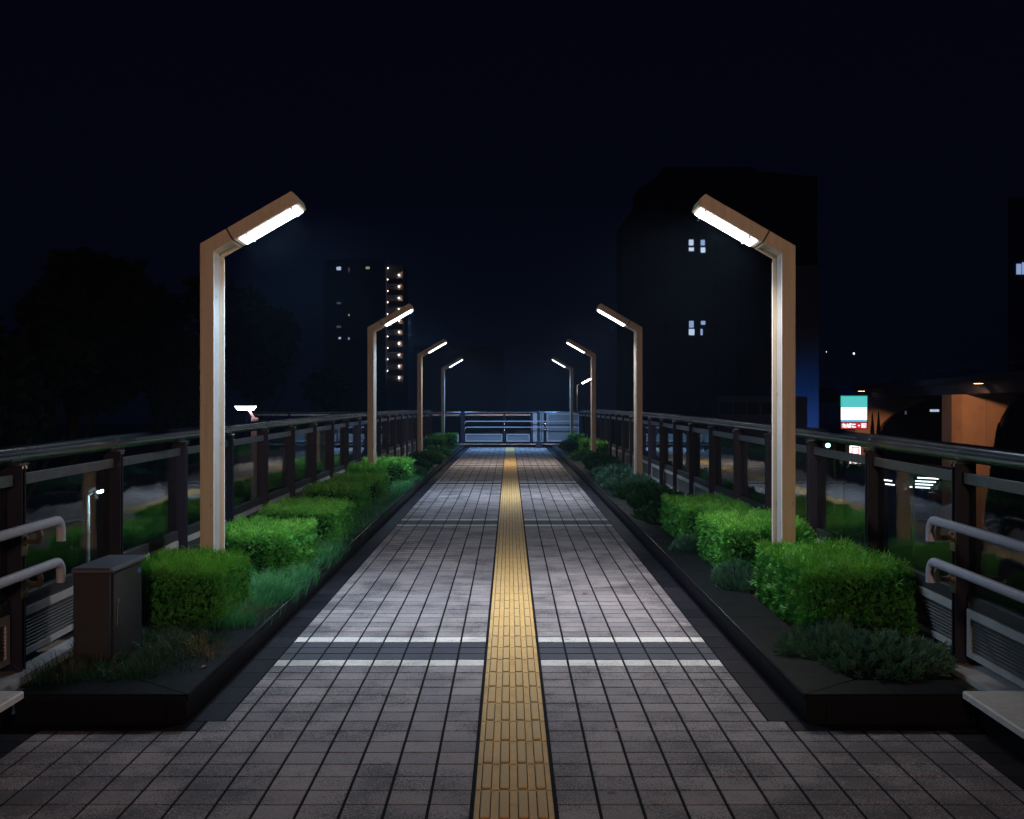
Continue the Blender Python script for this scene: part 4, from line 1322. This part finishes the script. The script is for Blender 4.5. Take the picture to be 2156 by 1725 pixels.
cr = crown_mesh(91, 5200, 1, 1, .13); tk = trunk_mesh(6, .22)
for (x, y, d, rx, rz, lab) in ((150, 650, 42, 3.6, 3.4, 'tall black tree silhouette at the far left above the fence'),
                               (330, 640, 46, 3.4, 3.2, 'black tree silhouette just left of the nearest left lamp post'),
                               (545, 690, 60, 3.6, 3.4, 'black tree silhouette just right of the nearest left lamp post'),
                               (30, 760, 34, 2.6, 2.6, 'dark tree silhouette cut by the left picture edge')):
    p = px(x, y, d)
    t = thing('tree', lab, 'tree', (p.x, d, GROUND), 'dark trees beyond the left fence')
    hc = p.z - GROUND - rz * .35
    link('crown', cr, t, (0, 0, hc), (0, 0, d), (rx, rx, rz)); link('trunk', tk, t, scale=(1, 1, hc / 6))
cy_ = crown_mesh(95, 6500, 1, 1, .085, True)
for (x, y, d, w_, lab) in ((1837, 886, 88, .50, 'left one of two small pointed cypresses beside the shop sign'),
                           (1850, 883, 88, .48, 'right one of two small pointed cypresses beside the shop sign'),
                           (2103, 912, 62, .85, 'dark pointed conifer left of the bushier one at the right edge'),
                           (2128, 895, 62, 1.1, 'bushy dark conifer in front of the orange pier at the right edge')):
    p = px(x, y, d)
    t = thing('cypress_tree', lab, 'tree', (p.x, d, GROUND), 'conifers below the viaduct')
    link('crown', cy_, t, (0, 0, .6), (0, 0, x), (w_, w_, p.z - GROUND - .6)); link('trunk', tk, t, scale=(.6, .6, .25))

hz = MB(); hz.box(-425, 425, -125, 645, GROUND - 1, 46)
hm = bpy.data.materials.new('night_haze'); hm.use_nodes = True; hm.node_tree.nodes.clear()
ho = nd(hm, 'ShaderNodeOutputMaterial'); hv = nd(hm, 'ShaderNodeVolumePrincipled')
hv.inputs['Color'].default_value = (.42, .64, 1, 1); hv.inputs['Density'].default_value = .0013; hv.inputs['Anisotropy'].default_value = .35
lk(hm, hv.outputs[0], ho.inputs['Volume'])
part('haze', hz, hm, None)['kind'] = 'stuff'

# ------------------------------------------------------------------ world and render settings
wd = bpy.data.worlds.new('World'); SC.world = wd; wd.use_nodes = True
bg = wd.node_tree.nodes['Background']
tc = wd.node_tree.nodes.new('ShaderNodeTexCoord'); sx = wd.node_tree.nodes.new('ShaderNodeSeparateXYZ'); rp = wd.node_tree.nodes.new('ShaderNodeValToRGB')
wd.node_tree.links.new(tc.outputs['Generated'], sx.inputs[0]); wd.node_tree.links.new(sx.outputs['Z'], rp.inputs['Fac'])
rp.color_ramp.elements[0].position = 0; rp.color_ramp.elements[0].color = (.0009, .0015, .0060, 1)
rp.color_ramp.elements[1].position = .45; rp.color_ramp.elements[1].color = (.0006, .0008, .0036, 1)
wd.node_tree.links.new(rp.outputs['Color'], bg.inputs['Color']); bg.inputs['Strength'].default_value = 1.0

SC.view_settings.view_transform = 'Standard'; SC.view_settings.look = 'None'
SC.view_settings.exposure = 0; SC.view_settings.gamma = 1
SC.render.engine = 'CYCLES'
cy = SC.cycles
cy.max_bounces = 7; cy.diffuse_bounces = 3; cy.glossy_bounces = 4; cy.transparent_max_bounces = 24
cy.sample_clamp_indirect = 4.0; cy.sample_clamp_direct = 0
cy.caustics_reflective = False; cy.caustics_refractive = False
cy.use_denoising = True
try:
    cy.denoiser = 'OPENIMAGEDENOISE'; cy.denoising_input_passes = 'RGB_ALBEDO_NORMAL'
    cy.use_light_tree = True
except Exception:
    pass
